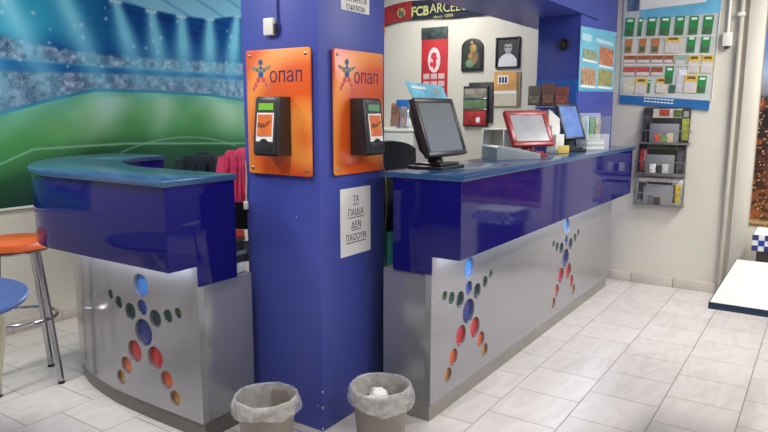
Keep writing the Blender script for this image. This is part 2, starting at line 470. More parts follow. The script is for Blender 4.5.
def stadium():
    U = np.arange(0.6, 5.95, 0.009); V = np.arange(0.86, 2.93, 0.0075)
    uu, vv = np.meshgrid(U, V); nv, nu = uu.shape
    pitch = np.interp(U, [.6, 2.19, 2.53, 2.87, 3.45, 4.0, 4.36, 5.9], [1.05, 1.474, 1.564, 1.641, 1.642, 1.627, 1.588, 1.35])[None, :]
    low = np.interp(U, [.6, 2.2, 2.9, 4.3, 5.9], [1.70, 1.752, 1.775, 1.783, 1.72])[None, :]
    band = np.interp(U, [.6, 2.2, 2.9, 4.3, 5.9], [1.88, 1.837, 1.824, 1.827, 1.80])[None, :]
    upc = np.interp(U, [.6, 2.24, 2.45, 2.94, 4.33, 5.9], [2.12, 1.985, 1.935, 1.91, 1.925, 2.0])[None, :]
    roof = np.interp(U, [.6, 2.6, 2.8, 3.09, 3.4, 3.68, 3.99, 4.35, 5.9], [2.9, 2.42, 2.36, 2.318, 2.285, 2.272, 2.279, 2.35, 2.8])[None, :]
    n1 = rng.random((nv, nu)); n2 = noise2(nv, nu, 60, 150); n3 = noise2(nv, nu, 18, 40); n4 = noise2(nv, nu, 6, 9)
    crowd = np.stack([112 + 95 * (n1 * .5 + n2 * .7 - .6) * 2, 116 + 90 * (n1 * .5 + n2 * .7 - .6) * 2, 140 + 80 * (n1 * .5 + n2 * .7 - .6) * 2], -1)
    crowd = mixc(crowd, (70, 140, 170), 0.08 + 0.25 * sst(.4, 1, n3))
    img = np.zeros((nv, nu, 3)); img[:] = (4, 56, 116)
    img = mixc(img, (2, 36, 92), sst(0.4, 0.8, n3) * .7)
    # rows of seats in the upper stand
    rows = 0.5 + 0.5 * np.sin((vv + 0.06 * (uu - 3.4)) * 95)
    img = mixc(img, (40, 110, 165), rows * 0.22 * sst(1.9, 2.3, vv))
    # turquoise haze to the left
    hz = np.clip(1 - (uu - 2.3) / 0.9, 0, 1) * sst(1.85, 2.1, vv)
    img = mixc(img, (58, 164, 190), np.clip(hz * 1.2, 0, .92))
    t = sst(-.015, .015, upc - vv + 0.02 * (n2 - .5)); img = img * (1 - t[..., None]) + crowd * t[..., None]
    t = sst(-.006, .006, band - vv); img = mixc(img, (18, 72, 132), t)
    img = mixc(img, (70, 150, 190), np.exp(-((vv - band) / .008) ** 2) * .55)
    t = sst(-.012, .012, low - vv); img = img * (1 - t[..., None]) + (crowd * 0.95 + 12) * t[..., None]
    # left half of the stands dimmer and bluer
    d = np.clip((2.75 - uu) / .8, 0, 1) * sst(1.45, 1.5, vv) * (vv < 1.76)
    img = mixc(img, (70, 92, 112), d * .45)
    # advertising rim and pitch
    t = sst(-.006, .006, pitch + .024 - vv); img = mixc(img, (40, 110, 140), t)
    dv = np.clip((pitch - vv) / 0.62, 0, 1)
    gr = np.stack([np.interp(dv, [0, .2, .45, .7, 1], [112, 108, 64, 20, 14]), np.interp(dv, [0, .2, .45, .7, 1], [178, 164, 124, 54, 34]), np.interp(dv, [0, .2, .45, .7, 1], [136, 96, 56, 22, 22])], -1)
    stripes = np.sin((uu - 3.3) / (0.18 + dv * .35) * 2.2)
    gr += (stripes * 14 * (1 - dv))[..., None]
    gr += ((n3 - .5) * 26 * (1 - dv))[..., None]
    spot = np.exp(-((uu - 3.02 + (pitch - vv) * .5) / .16) ** 2) + .7 * np.exp(-((uu - 3.5 + (pitch - vv) * .3) / .10) ** 2) + np.exp(-((uu - 4.15) / .22) ** 2) * .8
    gr = mixc(gr, (205, 222, 190), np.clip(spot * .75 * sst(0.0, .1, dv) * (1 - sst(.15, .75, dv)), 0, 1))
    sideL = np.clip((2.55 - uu) / .5, 0, 1)
    gr = mixc(gr, (52, 120, 62), sideL * .5 * (1 - sst(.4, .8, dv)))
    t = sst(-.004, .004, pitch - vv); img = img * (1 - t[..., None]) + gr * t[..., None]
    # penalty lines
    yl = np.interp(U, [.6, 2.165, 2.39, 3.1, 3.84, 5.9], [.7, 1.156, 1.242, 1.254, 1.227, 1.15])[None, :]
    img = mixc(img, (150, 190, 150), np.exp(-((vv - yl) / .007) ** 2) * .75)
    arc = 1.285 - 0.10 * ((uu - 3.65) / .6) ** 2
    img = mixc(img, (150, 190, 150), np.exp(-((vv - arc) / .006) ** 2) * .55 * (np.abs(uu - 3.65) < .6))
    # floodlight beams (printed)
    for lx, lz, tx in [(2.55, 2.60, 2.86), (3.09, 2.31, 3.22), (3.40, 2.275, 3.46), (3.69, 2.27, 3.70), (3.99, 2.285, 3.97), (4.31, 2.35, 4.22), (4.7, 2.45, 4.5), (5.2, 2.6, 4.9), (2.1, 2.62, 2.45), (1.75, 2.75, 2.12), (1.4, 2.8, 1.8)]:
        f = np.clip((lz - vv) / (lz - 1.85), 0, 1.6)
        cx = lx + (tx - lx) * f; w = 0.04 + 0.085 * f
        bm_ = np.exp(-((uu - cx) / w) ** 2) * (vv < lz) * np.clip(1.45 - f * .85, 0, 1)
        img = mixc(img, (142, 222, 238), np.clip(bm_ * 1.0, 0, .92))
        for k in (-.035, 0, .035):
            img = mixc(img, (240, 252, 255), np.exp(-(((uu - lx - k) / .018) ** 2 + ((vv - lz) / .016) ** 2)))
    # roof
    t = sst(-.012, .012, vv - roof)
    rf = np.stack([112 + 50 * n4, 184 + 34 * n4, 212 + 22 * n4], -1)
    ribs = np.exp(-((((uu - 3.5) * .9 + (vv - 2.3) * 2.4) % .42 - .2) / .03) ** 2)
    rf = mixc(rf, (60, 130, 175), ribs * .5)
    rf = mixc(rf, (36, 120, 170), np.clip((2.85 - uu) / .5, 0, 1) * .8)
    img = img * (1 - t[..., None]) + rf * t[..., None]
    # sparkles
    for _ in range(120):
        x, z = rng.uniform(.7, 5.8), rng.uniform(1.68, 2.25)
        s = rng.uniform(.006, .014)
        i0 = np.searchsorted(U, x); j0 = np.searchsorted(V, z)
        sl = (slice(max(j0 - 5, 0), j0 + 6), slice(max(i0 - 5, 0), i0 + 6))
        g = np.exp(-(((uu[sl] - x) / s) ** 2 + ((vv[sl] - z) / s) ** 2))
        img[sl] = mixc(img[sl], (220, 240, 250), g * .8)
    img = np.clip(img, 0, 255) / 255.0
    lum = img.mean(-1, keepdims=True)
    img = np.clip(lum + (img - lum) * 1.12, 0, 1)
    img = img ** 0.86 * 255 * np.array([.96, 1.0, 1.03])
    o = print_sheet('stadium_mural', U, V, lambda a, b: np.stack([a, np.full_like(a, 4.492), b], -1), img, print_mat('stadium_print', .85))
    tag(o, 'large printed mural of a floodlit football stadium on the left wall', 'mural')
stadium()

def city():
    U = np.arange(-2.3, 0.474, 0.008); V = np.arange(0.60, 2.9, 0.008)
    uu, vv = np.meshgrid(U, V); nv, nu = uu.shape
    n1 = rng.random((nv, nu)); n2 = noise2(nv, nu, 90, 100); n3 = noise2(nv, nu, 24, 28); n4 = noise2(nv, nu, 8, 6)
    img = np.zeros((nv, nu, 3))
    ramp = lambda v, a: np.interp(v, [.6, .8, 1.0, 1.25, 1.5, 1.66, 1.8, 2.0, 2.5], a)
    img[..., 0] = ramp(vv, [120, 128, 96, 70, 46, 120, 150, 92, 40])
    img[..., 1] = ramp(vv, [78, 78, 58, 48, 40, 122, 165, 120, 70])
    img[..., 2] = ramp(vv, [48, 46, 42, 44, 46, 130, 190, 170, 130])
    t = sst(1.66, 1.6, vv)
    blocks = (n2 > .5).astype(float)
    img = mixc(img, (34, 24, 22), t * blocks * .6)
    img = mixc(img, (236, 190, 120), t * (n1 > .955) * .9)
    img = mixc(img, (190, 84, 44), t * sst(.6, .8, n3) * .5)
    img = mixc(img, (205, 215, 225), (1 - t) * sst(.45, .8, n4) * .4)
    # lower edge of the print shows a lit terrace
    img = mixc(img, (205, 178, 120), np.exp(-((vv - 0.63) / .02) ** 2) * .8)
    o = print_sheet('city_mural', U[::-1], V, lambda a, b: np.stack([np.full_like(a, 5.972), a, b], -1), img[:, ::-1], print_mat('city_print', .45))
    tag(o, 'dark printed mural of a city at dusk right of the wall pipe', 'mural')
city()

# ------------------------------------------------------------------ star figures: round insets behind holes
FIG = [(0, .697, .115, 'light blue'), (0, .588, .077, 'blue'), (-.098, .55, .087, 'dark green'), (.098, .55, .087, 'dark green'),
       (-.193, .58, .064, 'green'), (.193, .58, .064, 'green'), (-.266, .608, .050, 'lime green'), (.266, .608, .050, 'lime green'),
       (0, .463, .136, 'navy'), (-.081, .352, .113, 'red'), (.081, .352, .113, 'red'), (-.16, .26, .089, 'orange'), (.16, .26, .089, 'orange'),
       (-.215, .183, .075, 'ochre'), (.215, .183, .075, 'ochre')]
FC = {'light blue': rgb(70, 150, 232), 'blue': rgb(44, 84, 186), 'dark green': rgb(20, 58, 62), 'green': rgb(30, 106, 80), 'lime green': rgb(92, 142, 84),
      'navy': rgb(28, 46, 124), 'red': rgb(196, 50, 58), 'orange': rgb(222, 102, 58), 'ochre': rgb(196, 140, 48)}
FM = {k: mat('inset_' + k.replace(' ', '_'), v, 0.3, var=0.12, scale=12) for k, v in FC.items()}

# ------------------------------------------------------------------ right-hand serving counter
def right_counter():
    XA, XB = 2.615, 5.70
    t = thing('service_counter', 'long serving counter with navy upper front and two coloured star figures', 'counter', loc=(XA, 1.49, 0))
    W = Matrix.Translation((-XA, -1.49, 0))
    def P(name, mb, m, label=None):
        bmesh.ops.transform(mb.bm, matrix=W, verts=mb.bm.verts)
        return part(name, mb, m, t, label)
    L_ = lambda x0, x1, y0, y1: [(x0, y0), (x1, y0), (x1, 1.597), (4.988, 1.597), (4.988, y1), (x0, y1)]
    P('worktop', MB().prism(L_(XA - .012, XB + .02, 1.328, 1.775), 1.190, 1.217, 0.004), M_top, 'speckled blue worktop')
    f = MB().prism(L_(XA + .006, XB, 1.342, 1.706), 0.828, 1.190)
    f.prism([(1.342, .828), (1.490, .828), (1.490, .741), (1.706, .741), (1.706, 1.190), (1.342, 1.190)], XA - .003, XA + .0065, 0.0012, M=Matrix(((0, 0, 1, 0), (1, 0, 0, 0), (0, 1, 0, 0), (0, 0, 0, 1))))
    P('fascia', f, M_navy, 'glossy navy upper front with stepped end')
    b = MB().prism(L_(XA + .008, XB, 1.525, 1.768), 0.085, 0.742, 0.002)
    b.prism(L_(XA + .008, XB, 1.525, 1.70), 0.742, 0.828)
    P('body', b, M_silver)
    fp = MB().box(XA + .004, XB, 1.492, 1.526, 0.085, 0.826)
    cut = MB()
    for cx in (3.016, 4.556):
        for u, z, d, c in FIG:
            cut.lathe([(0, -.06), (d / 2, -.06), (d / 2, .06), (0, .06)], 28, M=Matrix.Translation((cx + u, 1.509, z)) @ Matrix.Rotation(math.pi / 2, 4, 'X'))
    P('front_panel', boolean_diff(fp, cut), M_silver, 'silver lower front panel with round cut-outs')
    P('plinth', MB().prism(L_(XA + .012, XB - .02, 1.50, 1.76), 0, 0.085), mat('grey_plinth', rgb(148, 145, 138), 0.35, 0.3))
    led = MB().box(XA + .05, XB - .02, 1.440, 1.462, 0.821, 0.828)
    P('led_strip', led, M_led, 'cool white light strip under the overhang')
    for cx in (3.016, 4.556):
        for u, z, d, c in FIG:
            mb = MB().lathe([(0, .0), (d / 2 - .0004, .0), (d / 2 - .0004, .004), (d / 2 * .6, .0075), (0, .0085)], 28, M=Matrix.Translation((cx + u, 1.513, z)) @ Matrix.Rotation(math.pi / 2, 4, 'X'))
            P('round_inset', mb, FM[c], c + ' round inset')
    return t
right_counter()

# ------------------------------------------------------------------ left curved counter
OUT = spline([(1.70, 2.235), (1.70, 2.6), (1.70, 2.98), (1.715, 3.24), (1.80, 3.46), (1.965, 3.70), (2.19, 3.92), (2.45, 4.04), (2.74, 4.05)], 8)
INN = spline([(2.74, 3.56), (2.62, 3.545), (2.48, 3.51), (2.365, 3.455), (2.285, 3.35), (2.19, 3.17), (2.115, 2.95), (2.11, 2.6), (2.11, 2.235)], 8)
BOD = spline([(1.872, 2.252), (1.872, 2.45), (1.874, 2.70), (1.892, 3.0), (1.965, 3.34), (2.11, 3.62), (2.29, 3.79), (2.5, 3.875), (2.72, 3.88)], 10)
BIN = spline([(2.72, 3.60), (2.5, 3.50), (2.36, 3.32), (2.215, 2.95), (2.198, 2.6), (2.198, 2.252)], 6)
def body_x(y):
    for a, b in zip(BOD, BOD[1:]):
        if a.y <= y <= b.y: return a.x + (b.x - a.x) * (y - a.y) / max(1e-6, b.y - a.y)
    return BOD[0].x
def left_counter():
    ox, oy = 1.872, 2.252
    t = thing('reception_counter', 'short curved counter with navy upper front before the stadium mural', 'counter', loc=(ox, oy, 0))
    W = Matrix.Translation((-ox, -oy, 0))
    def P(name, mb, m, label=None):
        bmesh.ops.transform(mb.bm, matrix=W, verts=mb.bm.verts)
        return part(name, mb, m, t, label)
    P('worktop', MB().prism(OUT + INN, 1.190, 1.217, 0.004), M_top, 'speckled blue curved worktop')
    o2 = offset(OUT, 0.014); i2 = offset(INN, 0.012)
    o2 = [Vector((p.x, max(p.y, 2.25), 0)) for p in o2]; i2 = [Vector((p.x, max(p.y, 2.25), 0)) for p in i2]
    f = MB().prism(o2 + i2, 0.828, 1.190, 0.002)
    f.prism([(1.714, .828), (1.872, .828), (1.872, .735), (2.098, .735), (2.098, 1.190), (1.714, 1.190)], -2.2505, -2.240, 0.0012, M=Matrix(((1, 0, 0, 0), (0, 0, -1, 0), (0, 1, 0, 0), (0, 0, 0, 1))))
    P('fascia', f, M_navy, 'glossy navy curved upper front with stepped end')
    core = offset(BOD, 0.034)
    core[0].y = 2.253
    b = MB().prism(core + BIN, 0.085, 0.736, 0.002)
    up_in = [Vector((2.72, 3.66, 0)), Vector((2.48, 3.60, 0)), Vector((2.26, 3.38, 0)), Vector((2.08, 2.95, 0)), Vector((2.08, 2.262, 0))]
    b.prism(core + up_in, 0.736, 0.828)
    P('body', b, M_silver)
    fp = MB().prism(BOD + list(reversed(offset(BOD, 0.035))), 0.085, 0.826)
    cut = MB()
    for u, z, d, c in FIG:
        y = 2.66 - u
        cut.lathe([(0, -.08), (d / 2, -.08), (d / 2, .08), (0, .08)], 28, M=Matrix.Translation((body_x(y) + .015, y, z - .018)) @ Matrix.Rotation(math.pi / 2, 4, 'Y'))
    P('front_panel', boolean_diff(fp, cut), M_silver, 'silver curved lower front panel with round cut-outs')
    pl = offset(BOD, 0.012); pl[0].y = 2.258
    P('plinth', MB().prism(pl + [Vector((p.x - .01, p.y, 0)) for p in BIN], 0, 0.085), M_kick)
    lo = offset(BOD, -0.030); l2 = offset(BOD, -0.052)
    P('led_strip', MB().prism(l2[2:60] + list(reversed(lo[2:60])), 0.819, 0.828), M_led, 'cool white light strip under the overhang')
    for u, z, d, c in FIG:
        y = 2.66 - u
        sl = math.atan2(body_x(y + .03) - body_x(y - .03), .06)
        mb = MB().lathe([(0, 0), (d / 2 - .0006, 0), (d / 2 - .0006, .004), (d / 2 * .6, .0075), (0, .0085)], 28,
                        M=Matrix.Translation((body_x(y) + .023, y, z - .018)) @ Matrix.Rotation(-sl, 4, 'Z') @ Matrix.Rotation(-math.pi / 2, 4, 'Y'))
        P('round_inset', mb, FM[c], c + ' round inset')
left_counter()

# ------------------------------------------------------------------ orange panels and dispensers on the pillar
def orange_mat():
    m = mat('orange_printed_panel', rgb(236, 112, 38), 0.3)
    nt = m.node_tree; b = nt.nodes['Principled BSDF']
    tc = nt.nodes.new('ShaderNodeTexCoord')
    w = nt.nodes.new('ShaderNodeTexWave'); w.wave_type = 'RINGS'; w.rings_direction = 'SPHERICAL'
    w.inputs['Scale'].default_value = 1.05; w.inputs['Distortion'].default_value = 2.6; w.inputs['Detail'].default_value = 1.0; w.inputs['Phase Offset'].default_value = 1.3
    mp = nt.nodes.new('ShaderNodeMapping'); mp.inputs['Location'].default_value = (-0.16, 0.12, 0)
    nt.links.new(tc.outputs['Object'], mp.inputs['Vector']); nt.links.new(mp.outputs[0], w.inputs['Vector'])
    r = nt.nodes.new('ShaderNodeValToRGB')
    r.color_ramp.elements[0].color = rgb(226, 92, 30) + (1,); r.color_ramp.elements[1].color = rgb(246, 150, 66) + (1,)
    r.color_ramp.elements[0].position = .35
    nt.links.new(w.outputs['Fac'], r.inputs['Fac']); nt.links.new(r.outputs['Color'], b.inputs['Base Color'])
    return m
M_orange = orange_mat()
M_lcd = mat('green_lcd', rgb(110, 176, 52), 0.2, var=0.1, emit=0.18)
M_lcd2 = mat('dull_green_lcd', rgb(96, 140, 92), 0.25, var=0.1, emit=0.1)
EM = [mat('emblem_blue', rgb(60, 96, 150), 0.35), mat('emblem_green', rgb(110, 130, 100), 0.35), mat('emblem_red', rgb(236, 84, 60), 0.35), mat('emblem_silver', rgb(200, 178, 160), 0.3)]
def rrect(w, h, r, n=5):
    pts = []
    for cx, cy, a0 in ((w / 2 - r, h / 2 - r, 0), (-w / 2 + r, h / 2 - r, 90), (-w / 2 + r, -h / 2 + r, 180), (w / 2 - r, -h / 2 + r, 270)):
        for k in range(n + 1):
            a = math.radians(a0 + 90 * k / n); pts.append((cx + r * math.cos(a), cy + r * math.sin(a)))
    return pts
def orange_panel(M, label):
    t = thing('orange_panel', label, 'panel', M=M, group='orange panels on the pillar')
    part('board', MB().prism(rrect(.388, .565, .014), 0.012, 0.022, 0.002), M_orange, t)
    for sx in (-1, 1):
        for sy in (-1, 1):
            part('screw', MB().lathe([(0, .0), (.008, .0), (.008, .024), (.005, .0265), (0, .027)], 14, c=(sx * .168, sy * .256, 0)), M_steel, t)
    e = MB()
    k = .145 / .63; cx, cy = -.100, .168
    for u, z, d, c in FIG:
        e.idx = 0 if 'blue' in c or c == 'navy' else 1 if 'green' in c else 2
        e.lathe([(0, 0), (d / 2 * k, 0), (d / 2 * k, .0015), (0, .002)], 14, c=(cx + u * k * .92, cy + (z - .44) * k, .022))
        e.idx = 3
        e.lathe([(d / 2 * k, 0), (d / 2 * k + .0022, 0), (d / 2 * k + .0022, .001), (d / 2 * k, .001)], 14, c=(cx + u * k * .92, cy + (z - .44) * k, .022))
    part('star_emblem', e, EM, t, 'small dotted star figure')
    part('lettering', text_mb(MB(), 'опап', .052, .161, .192, .052, .022, .001, bold=-0.004), M_navyink, t, 'dark navy brand lettering')
    return t
orange_panel(face_nx(PX0, 2.083, 1.494), 'orange panel with star logo on the pillar\'s left face')
orange_panel(face_ny(2.529, PY0, 1.494), 'orange panel with star logo on the pillar\'s right face')

M_label = mat('orange_label', rgb(232, 120, 52), 0.4, var=0.2, scale=14)
def dispenser(M, label, lcd):
    t = thing('card_dispenser', label, 'dispenser', M=M, group='black dispensers on the orange panels')
    w, h = .146, .262
    # body: wedge, deeper at the bottom, rounded
    prof = [(.0, -h / 2), (.088, -h / 2), (.098, -h / 2 + .012), (.094, -.05), (.074, h / 2 - .012), (.066, h / 2), (0, h / 2)]
    Mx = Matrix(((0, 0, 1, 0), (0, 1, 0, 0), (1, 0, 0, 0), (0, 0, 0, 1)))   # (x=out,y=up,z=across) -> local
    b = MB().prism(prof, -w / 2, w / 2, 0.006, M=Mx)
    part('housing', b, M_black, t)
    def F(y): return np.interp(y, [-h / 2 + .012, -.05, h / 2 - .012], [.098, .094, .074])
    def plate(y0, y1, x0, x1, lift):
        m = MB(); d = .0025
        m.grid(lambda u, v: (x0 + (x1 - x0) * u, y0 + (y1 - y0) * v, F(y0 + (y1 - y0) * v) + lift), 1, 4, d)
        return m
    part('bezel', plate(-.118, .116, -.060, .060, .003), M_dark, t)
    part('screen', plate(.072, .102, -.044, .044, .0065), lcd, t, 'green display window')
    lb = part('card', plate(-.066, .060, -.050, .050, .0065), M_paper, t, 'orange and white printed card')
    part('print', plate(-.042, .053, -.043, .043, .009), M_label, lb)
    s = MB().tube(spline([(-.038, -.002, F(0) + .0125), (-.025, .016, F(0) + .012), (-.02, -.004, F(0) + .0125), (-.005, .012, F(0) + .0125), (.004, .002, F(0) + .0125), (.02, .018, F(0) + .012), (.037, .024, F(0) + .0115)], 5), .0022, 6)
    part('scribble', s, mat('brown_ink', rgb(120, 84, 60), .6), lb)
    part('thumb_notch', MB().prism([(.024 * math.cos(math.radians(a)), -.070 + .016 * math.sin(math.radians(a))) for a in range(0, 181, 15)], F(-.07) + .006, F(-.07) + .0105), M_black, t)
    part('slot_tray', MB().box(-.05, .05, -.112, -.074, F(-.1) + .004, F(-.1) + .008, .002), M_black, t)
    return t
dispenser(face_nx(PX0 - .0225, 2.076, 1.434), 'black card dispenser on the left orange panel', M_lcd)
dispenser(face_ny(2.523, PY0 - .0225, 1.430), 'black card dispenser on the right orange panel', M_lcd2)

# signs on the pillar
def sign(M, w, h, label, lines, frame=False):
    t = thing('paper_sign', label, 'sign', M=M)
    part('sheet', MB().box(-w / 2, w / 2, -h / 2, h / 2, 0, .002), M_paper, t)
    mb = MB()
    for s, y, lw, lh in lines:
        text_mb(mb, s, 0, y, lw, lh, .002, .0006, bold=0.003)
        if frame: mb.box(-lw / 2, lw / 2, y - lh / 2 - .011, y - lh / 2 - .007, .002, .0026)
    part('lettering', mb, M_ink, t)
    return t
sign(face_ny(2.521, PY0, .978), .243, .326, 'white paper notice with four underlined Greek words low on the pillar',
     [('ΤΑ', .108, .044, .034), ('ΠΑΙΔΙΑ', .045, .122, .034), ('ΔΕΝ', -.016, .078, .034), ('ΠΑΙΖΟΥΝ', -.076, .160, .034)], True)
sign(face_ny(2.527, PY0, 2.003), .216, .10, 'small white no smoking notice high on the pillar',
     [('ΑΠΑΓΟΡΕΥΕΤΑΙ', .004, .17, .026), ('ΤΟ ΚΑΠΝΙΣΜΑ', -.033, .15, .024)])

sk = thing('wall_socket', 'small white phone socket with cable above the left orange panel', 'socket', M=face_nx(PX0, 2.130, 1.876))
part('housing', MB().box(-.030, .030, -.038, .038, 0, .026, .005), M_white, sk)
part('cable', MB().tube(spline([(.030, -.02, .012), (.045, -.03, .008), (.052, .0, .006), (.042, .05, .005), (.041, .3, .005), (.041, .8, .005), (.041, CEIL - 1.878, .005)], 6), .004, 8), mat('blue_cable', rgb(52, 56, 120), .4), sk)
part('plug', MB().box(.026, .042, -.034, .012, .006, .022, .003), M_dark, sk)
t = thing('hanging_cable', 'white cable with plug hanging below the left orange panel', 'cable', M=face_nx(PX0, 2.312, 1.235))
part('cord', MB().tube(spline([(0, .03, .010), (.002, -.05, .009), (-.004, -.12, .008), (-.006, -.17, .008)], 6), .003, 8), M_cream, t)
part('plug', MB().box(-.016, .004, -.205, -.165, .002, .020, .004), M_white, t)
t = thing('hanging_cable', 'yellowish cable hanging diagonally below the right orange panel', 'cable', M=face_ny(2.755, PY0, 1.20))
part('cord', MB().tube(spline([(-.02, .04, .006), (.0, .01, .008), (.02, -.06, .006), (.05, -.15, -.01), (.075, -.22, -.03), (.08, -.32, -.04)], 6), .004, 8), mat('yellowed_cable', rgb(180, 160, 110), .5), t)
# ------------------------------------------------------------------ waste bins
def waste_bin(x, y, label, seed, torn):
    t = thing('waste_bin', label, 'bin', loc=(x, y, 0), group='waste bins in front of the pillar')
    part('bucket', MB().lathe([(0, 0), (.100, 0), (.104, .006), (.126, .25), (.132, .266), (.136, .27), (.133, .276), (.126, .268), (.122, .25), (.100, .012), (0, .010)], 48), M_bin, t)
    r = random.Random(seed)
    ph = [r.uniform(0, 6.28) for _ in range(8)]
    def wob(a, amp): return amp * (math.sin(2 * a + ph[0]) + .6 * math.sin(5 * a + ph[1]) + .45 * math.sin(9 * a + ph[2]) + .35 * math.sin(15 * a + ph[3]))
    def liner(u, v):
        a = 2 * math.pi * u
        # v 0..0.45 inside from bottom up, 0.45..0.6 over the rim, 0.6..1 skirt outside
        if v < .5:
            k = v / .5; rr = .085 + (.124 - .085) * k ** .5 + wob(a, .0035) * (1.2 - k * .9); z = .06 + (.284 - .06) * k + wob(a + 1, .002) * k
        elif v < .6:
            k = (v - .5) / .1; rr = .124 + (.1405 - .124) * k + wob(a, .0012); z = .284 + .006 * math.sin(k * math.pi) + wob(a + 1, .002)
        else:
            k = (v - .6) / .4; drop = .072 + torn * .020 * math.sin(a + ph[4]) + wob(a + 2, .006)
            rr = .1405 + .008 * math.sin(k * 2.4) + wob(a + k, .0035) * (.25 + k * 1.2); z = .282 + wob(a + 1, .002) * (1 - k) - drop * k
        return (rr * math.cos(a), rr * math.sin(a), z)
    part('liner', MB().grid(liner, 96, 26), M_bag, t, 'crumpled clear plastic bin liner')
    return t
waste_bin(1.945, 1.925, 'waste bin with clear liner standing left of the pillar corner', 4, 1.0)
waste_bin(2.315, 1.575, 'waste bin with crumpled paper inside, right of the pillar corner', 11, .5)
def crumple(c, s, seed):
    mb = MB(); r = random.Random(seed)
    mb.ell((0, 0, 0), s, s * .8, s * .6, 14)
    for v in mb.bm.verts:
        k = 1 + r.uniform(-.35, .3); v.co *= k
    return mb
for i, (dx, dy, dz, s, lab) in enumerate([(.02, .03, .225, .045, 'larger crumpled white paper ball in the right bin'), (-.035, .035, .215, .034, 'smaller crumpled white paper ball in the right bin')]):
    solo('paper_ball', crumple((0, 0, 0), s, i + 3), M_paper, lab, 'paper', M=Matrix.Translation((2.315 + dx, 1.575 + dy, dz)), group='crumpled papers in the bin')
# printed filling under the papers
solo('plastic_bag', crumple((0, 0, 0), .085, 21), mat('pale_bag', rgb(190, 186, 178), .5), 'pale scrunched plastic bag at the bottom of the right bin', 'bag', M=Matrix.Translation((2.315, 1.575, .125)))

# ------------------------------------------------------------------ bar stool
def stool():
    cx, cy = 1.782, 3.626
    t = thing('bar_stool', 'chrome bar stool with round orange seat by the curved counter', 'stool', loc=(cx, cy, 0))
    zs = .788
    part('seat', MB().lathe([(0, zs - .03), (.155, zs - .03), (.172, zs - .02), (.177, zs), (.170, zs + .020), (.14, zs + .032), (0, zs + .036)], 40), M_seat, t)
    part('seat_pan', MB().lathe([(0, zs - .045), (.14, zs - .045), (.165, zs - .038), (.165, zs - .03), (0, zs - .03)], 36), M_chrome, t)
    a0 = math.atan2(3.429 - cy, 1.876 - cx)
    for k in range(4):
        a = a0 + k * math.pi / 2
        foot = (math.cos(a) * .216, math.sin(a) * .216); topp = (math.cos(a) * .135, math.sin(a) * .135)
        lg = part('leg', MB().tube([(topp[0], topp[1], zs - .045), ((topp[0] + foot[0]) / 2, (topp[1] + foot[1]) / 2, zs / 2), (foot[0], foot[1], .012)], .0165, 12), M_chrome, t)
        part('rubber_foot', MB().lathe([(0, 0), (.018, 0), (.018, .012), (.0165, .016), (0, .016)], 14, c=(foot[0], foot[1], 0)), M_black, lg)
    rr = .182
    part('foot_ring', MB().tube([(rr * math.cos(a), rr * math.sin(a), .375) for a in np.linspace(0, 2 * math.pi, 40, endpoint=False)], .0105, 10, closed=True), M_chrome, t)
stool()

# ------------------------------------------------------------------ blue round table, white table
def round_table():
    z = .75
    cx, cy = 1.02, 2.98
    t = thing('round_table', 'round blue plastic table at the left edge, in front of the stool', 'table', loc=(cx, cy, 0))
    R = .44
    part('tabletop', MB().lathe([(0, z - .03), (R - .03, z - .03), (R - .008, z - .026), (R, z - .012), (R - .006, z - .002), (R - .03, z), (0, z)], 64), M_bluetable, t, 'blue top with rounded edge')
    for k in range(4):
        a = math.radians(-2 + 90 * k)
        p = lambda r, zz: (r * math.cos(a), r * math.sin(a), zz)
        lg = part('leg', MB().tube([p(.335, z - .03), p(.33, .5), p(.29, .25), p(.255, .02)], .042, 14, r1=.018), M_cream, t)
        part('foot_cap', MB().lathe([(0, 0), (.022, 0), (.023, .022), (0, .022)], 14, c=p(.255, 0)), M_black, lg)
round_table()

def white_table():
    x0, x1, y0, y1, z = 2.798, 3.716, -.26, .336, .76
    t = thing('rectangular_table', 'white topped table with navy edge at the right', 'table', loc=((x0 + x1) / 2, (y0 + y1) / 2, 0))
    hx, hy = (x1 - x0) / 2, (y1 - y0) / 2
    part('tabletop', MB().box(-hx + .004, hx - .004, -hy + .004, hy - .004, z - .026, z, .001), M_tabletop, t, 'matt white top')
    e = MB()
    for a in ((-hx, hx, -hy, -hy + .005), (-hx, hx, hy - .005, hy), (-hx, -hx + .005, -hy, hy), (hx - .005, hx, -hy, hy)):
        e.box(a[0], a[1], a[2], a[3], z - .028, z - .001, .001)
    part('edge_band', e, M_tableedge, t, 'navy edge band')
    part('column', MB().lathe([(0, .03), (.05, .03), (.042, .06), (.04, .1), (.04, .68), (.055, .70), (.055, .73), (0, .73)], 24), M_black, t)
    part('top_plate', MB().box(-.2, .2, -.16, .16, z - .036, z - .026, .003), M_black, t)
    part('base', MB().lathe([(0, 0), (.15, 0), (.155, .008), (.145, .02), (.06, .036), (0, .036)], 36), M_black, t)
white_table()

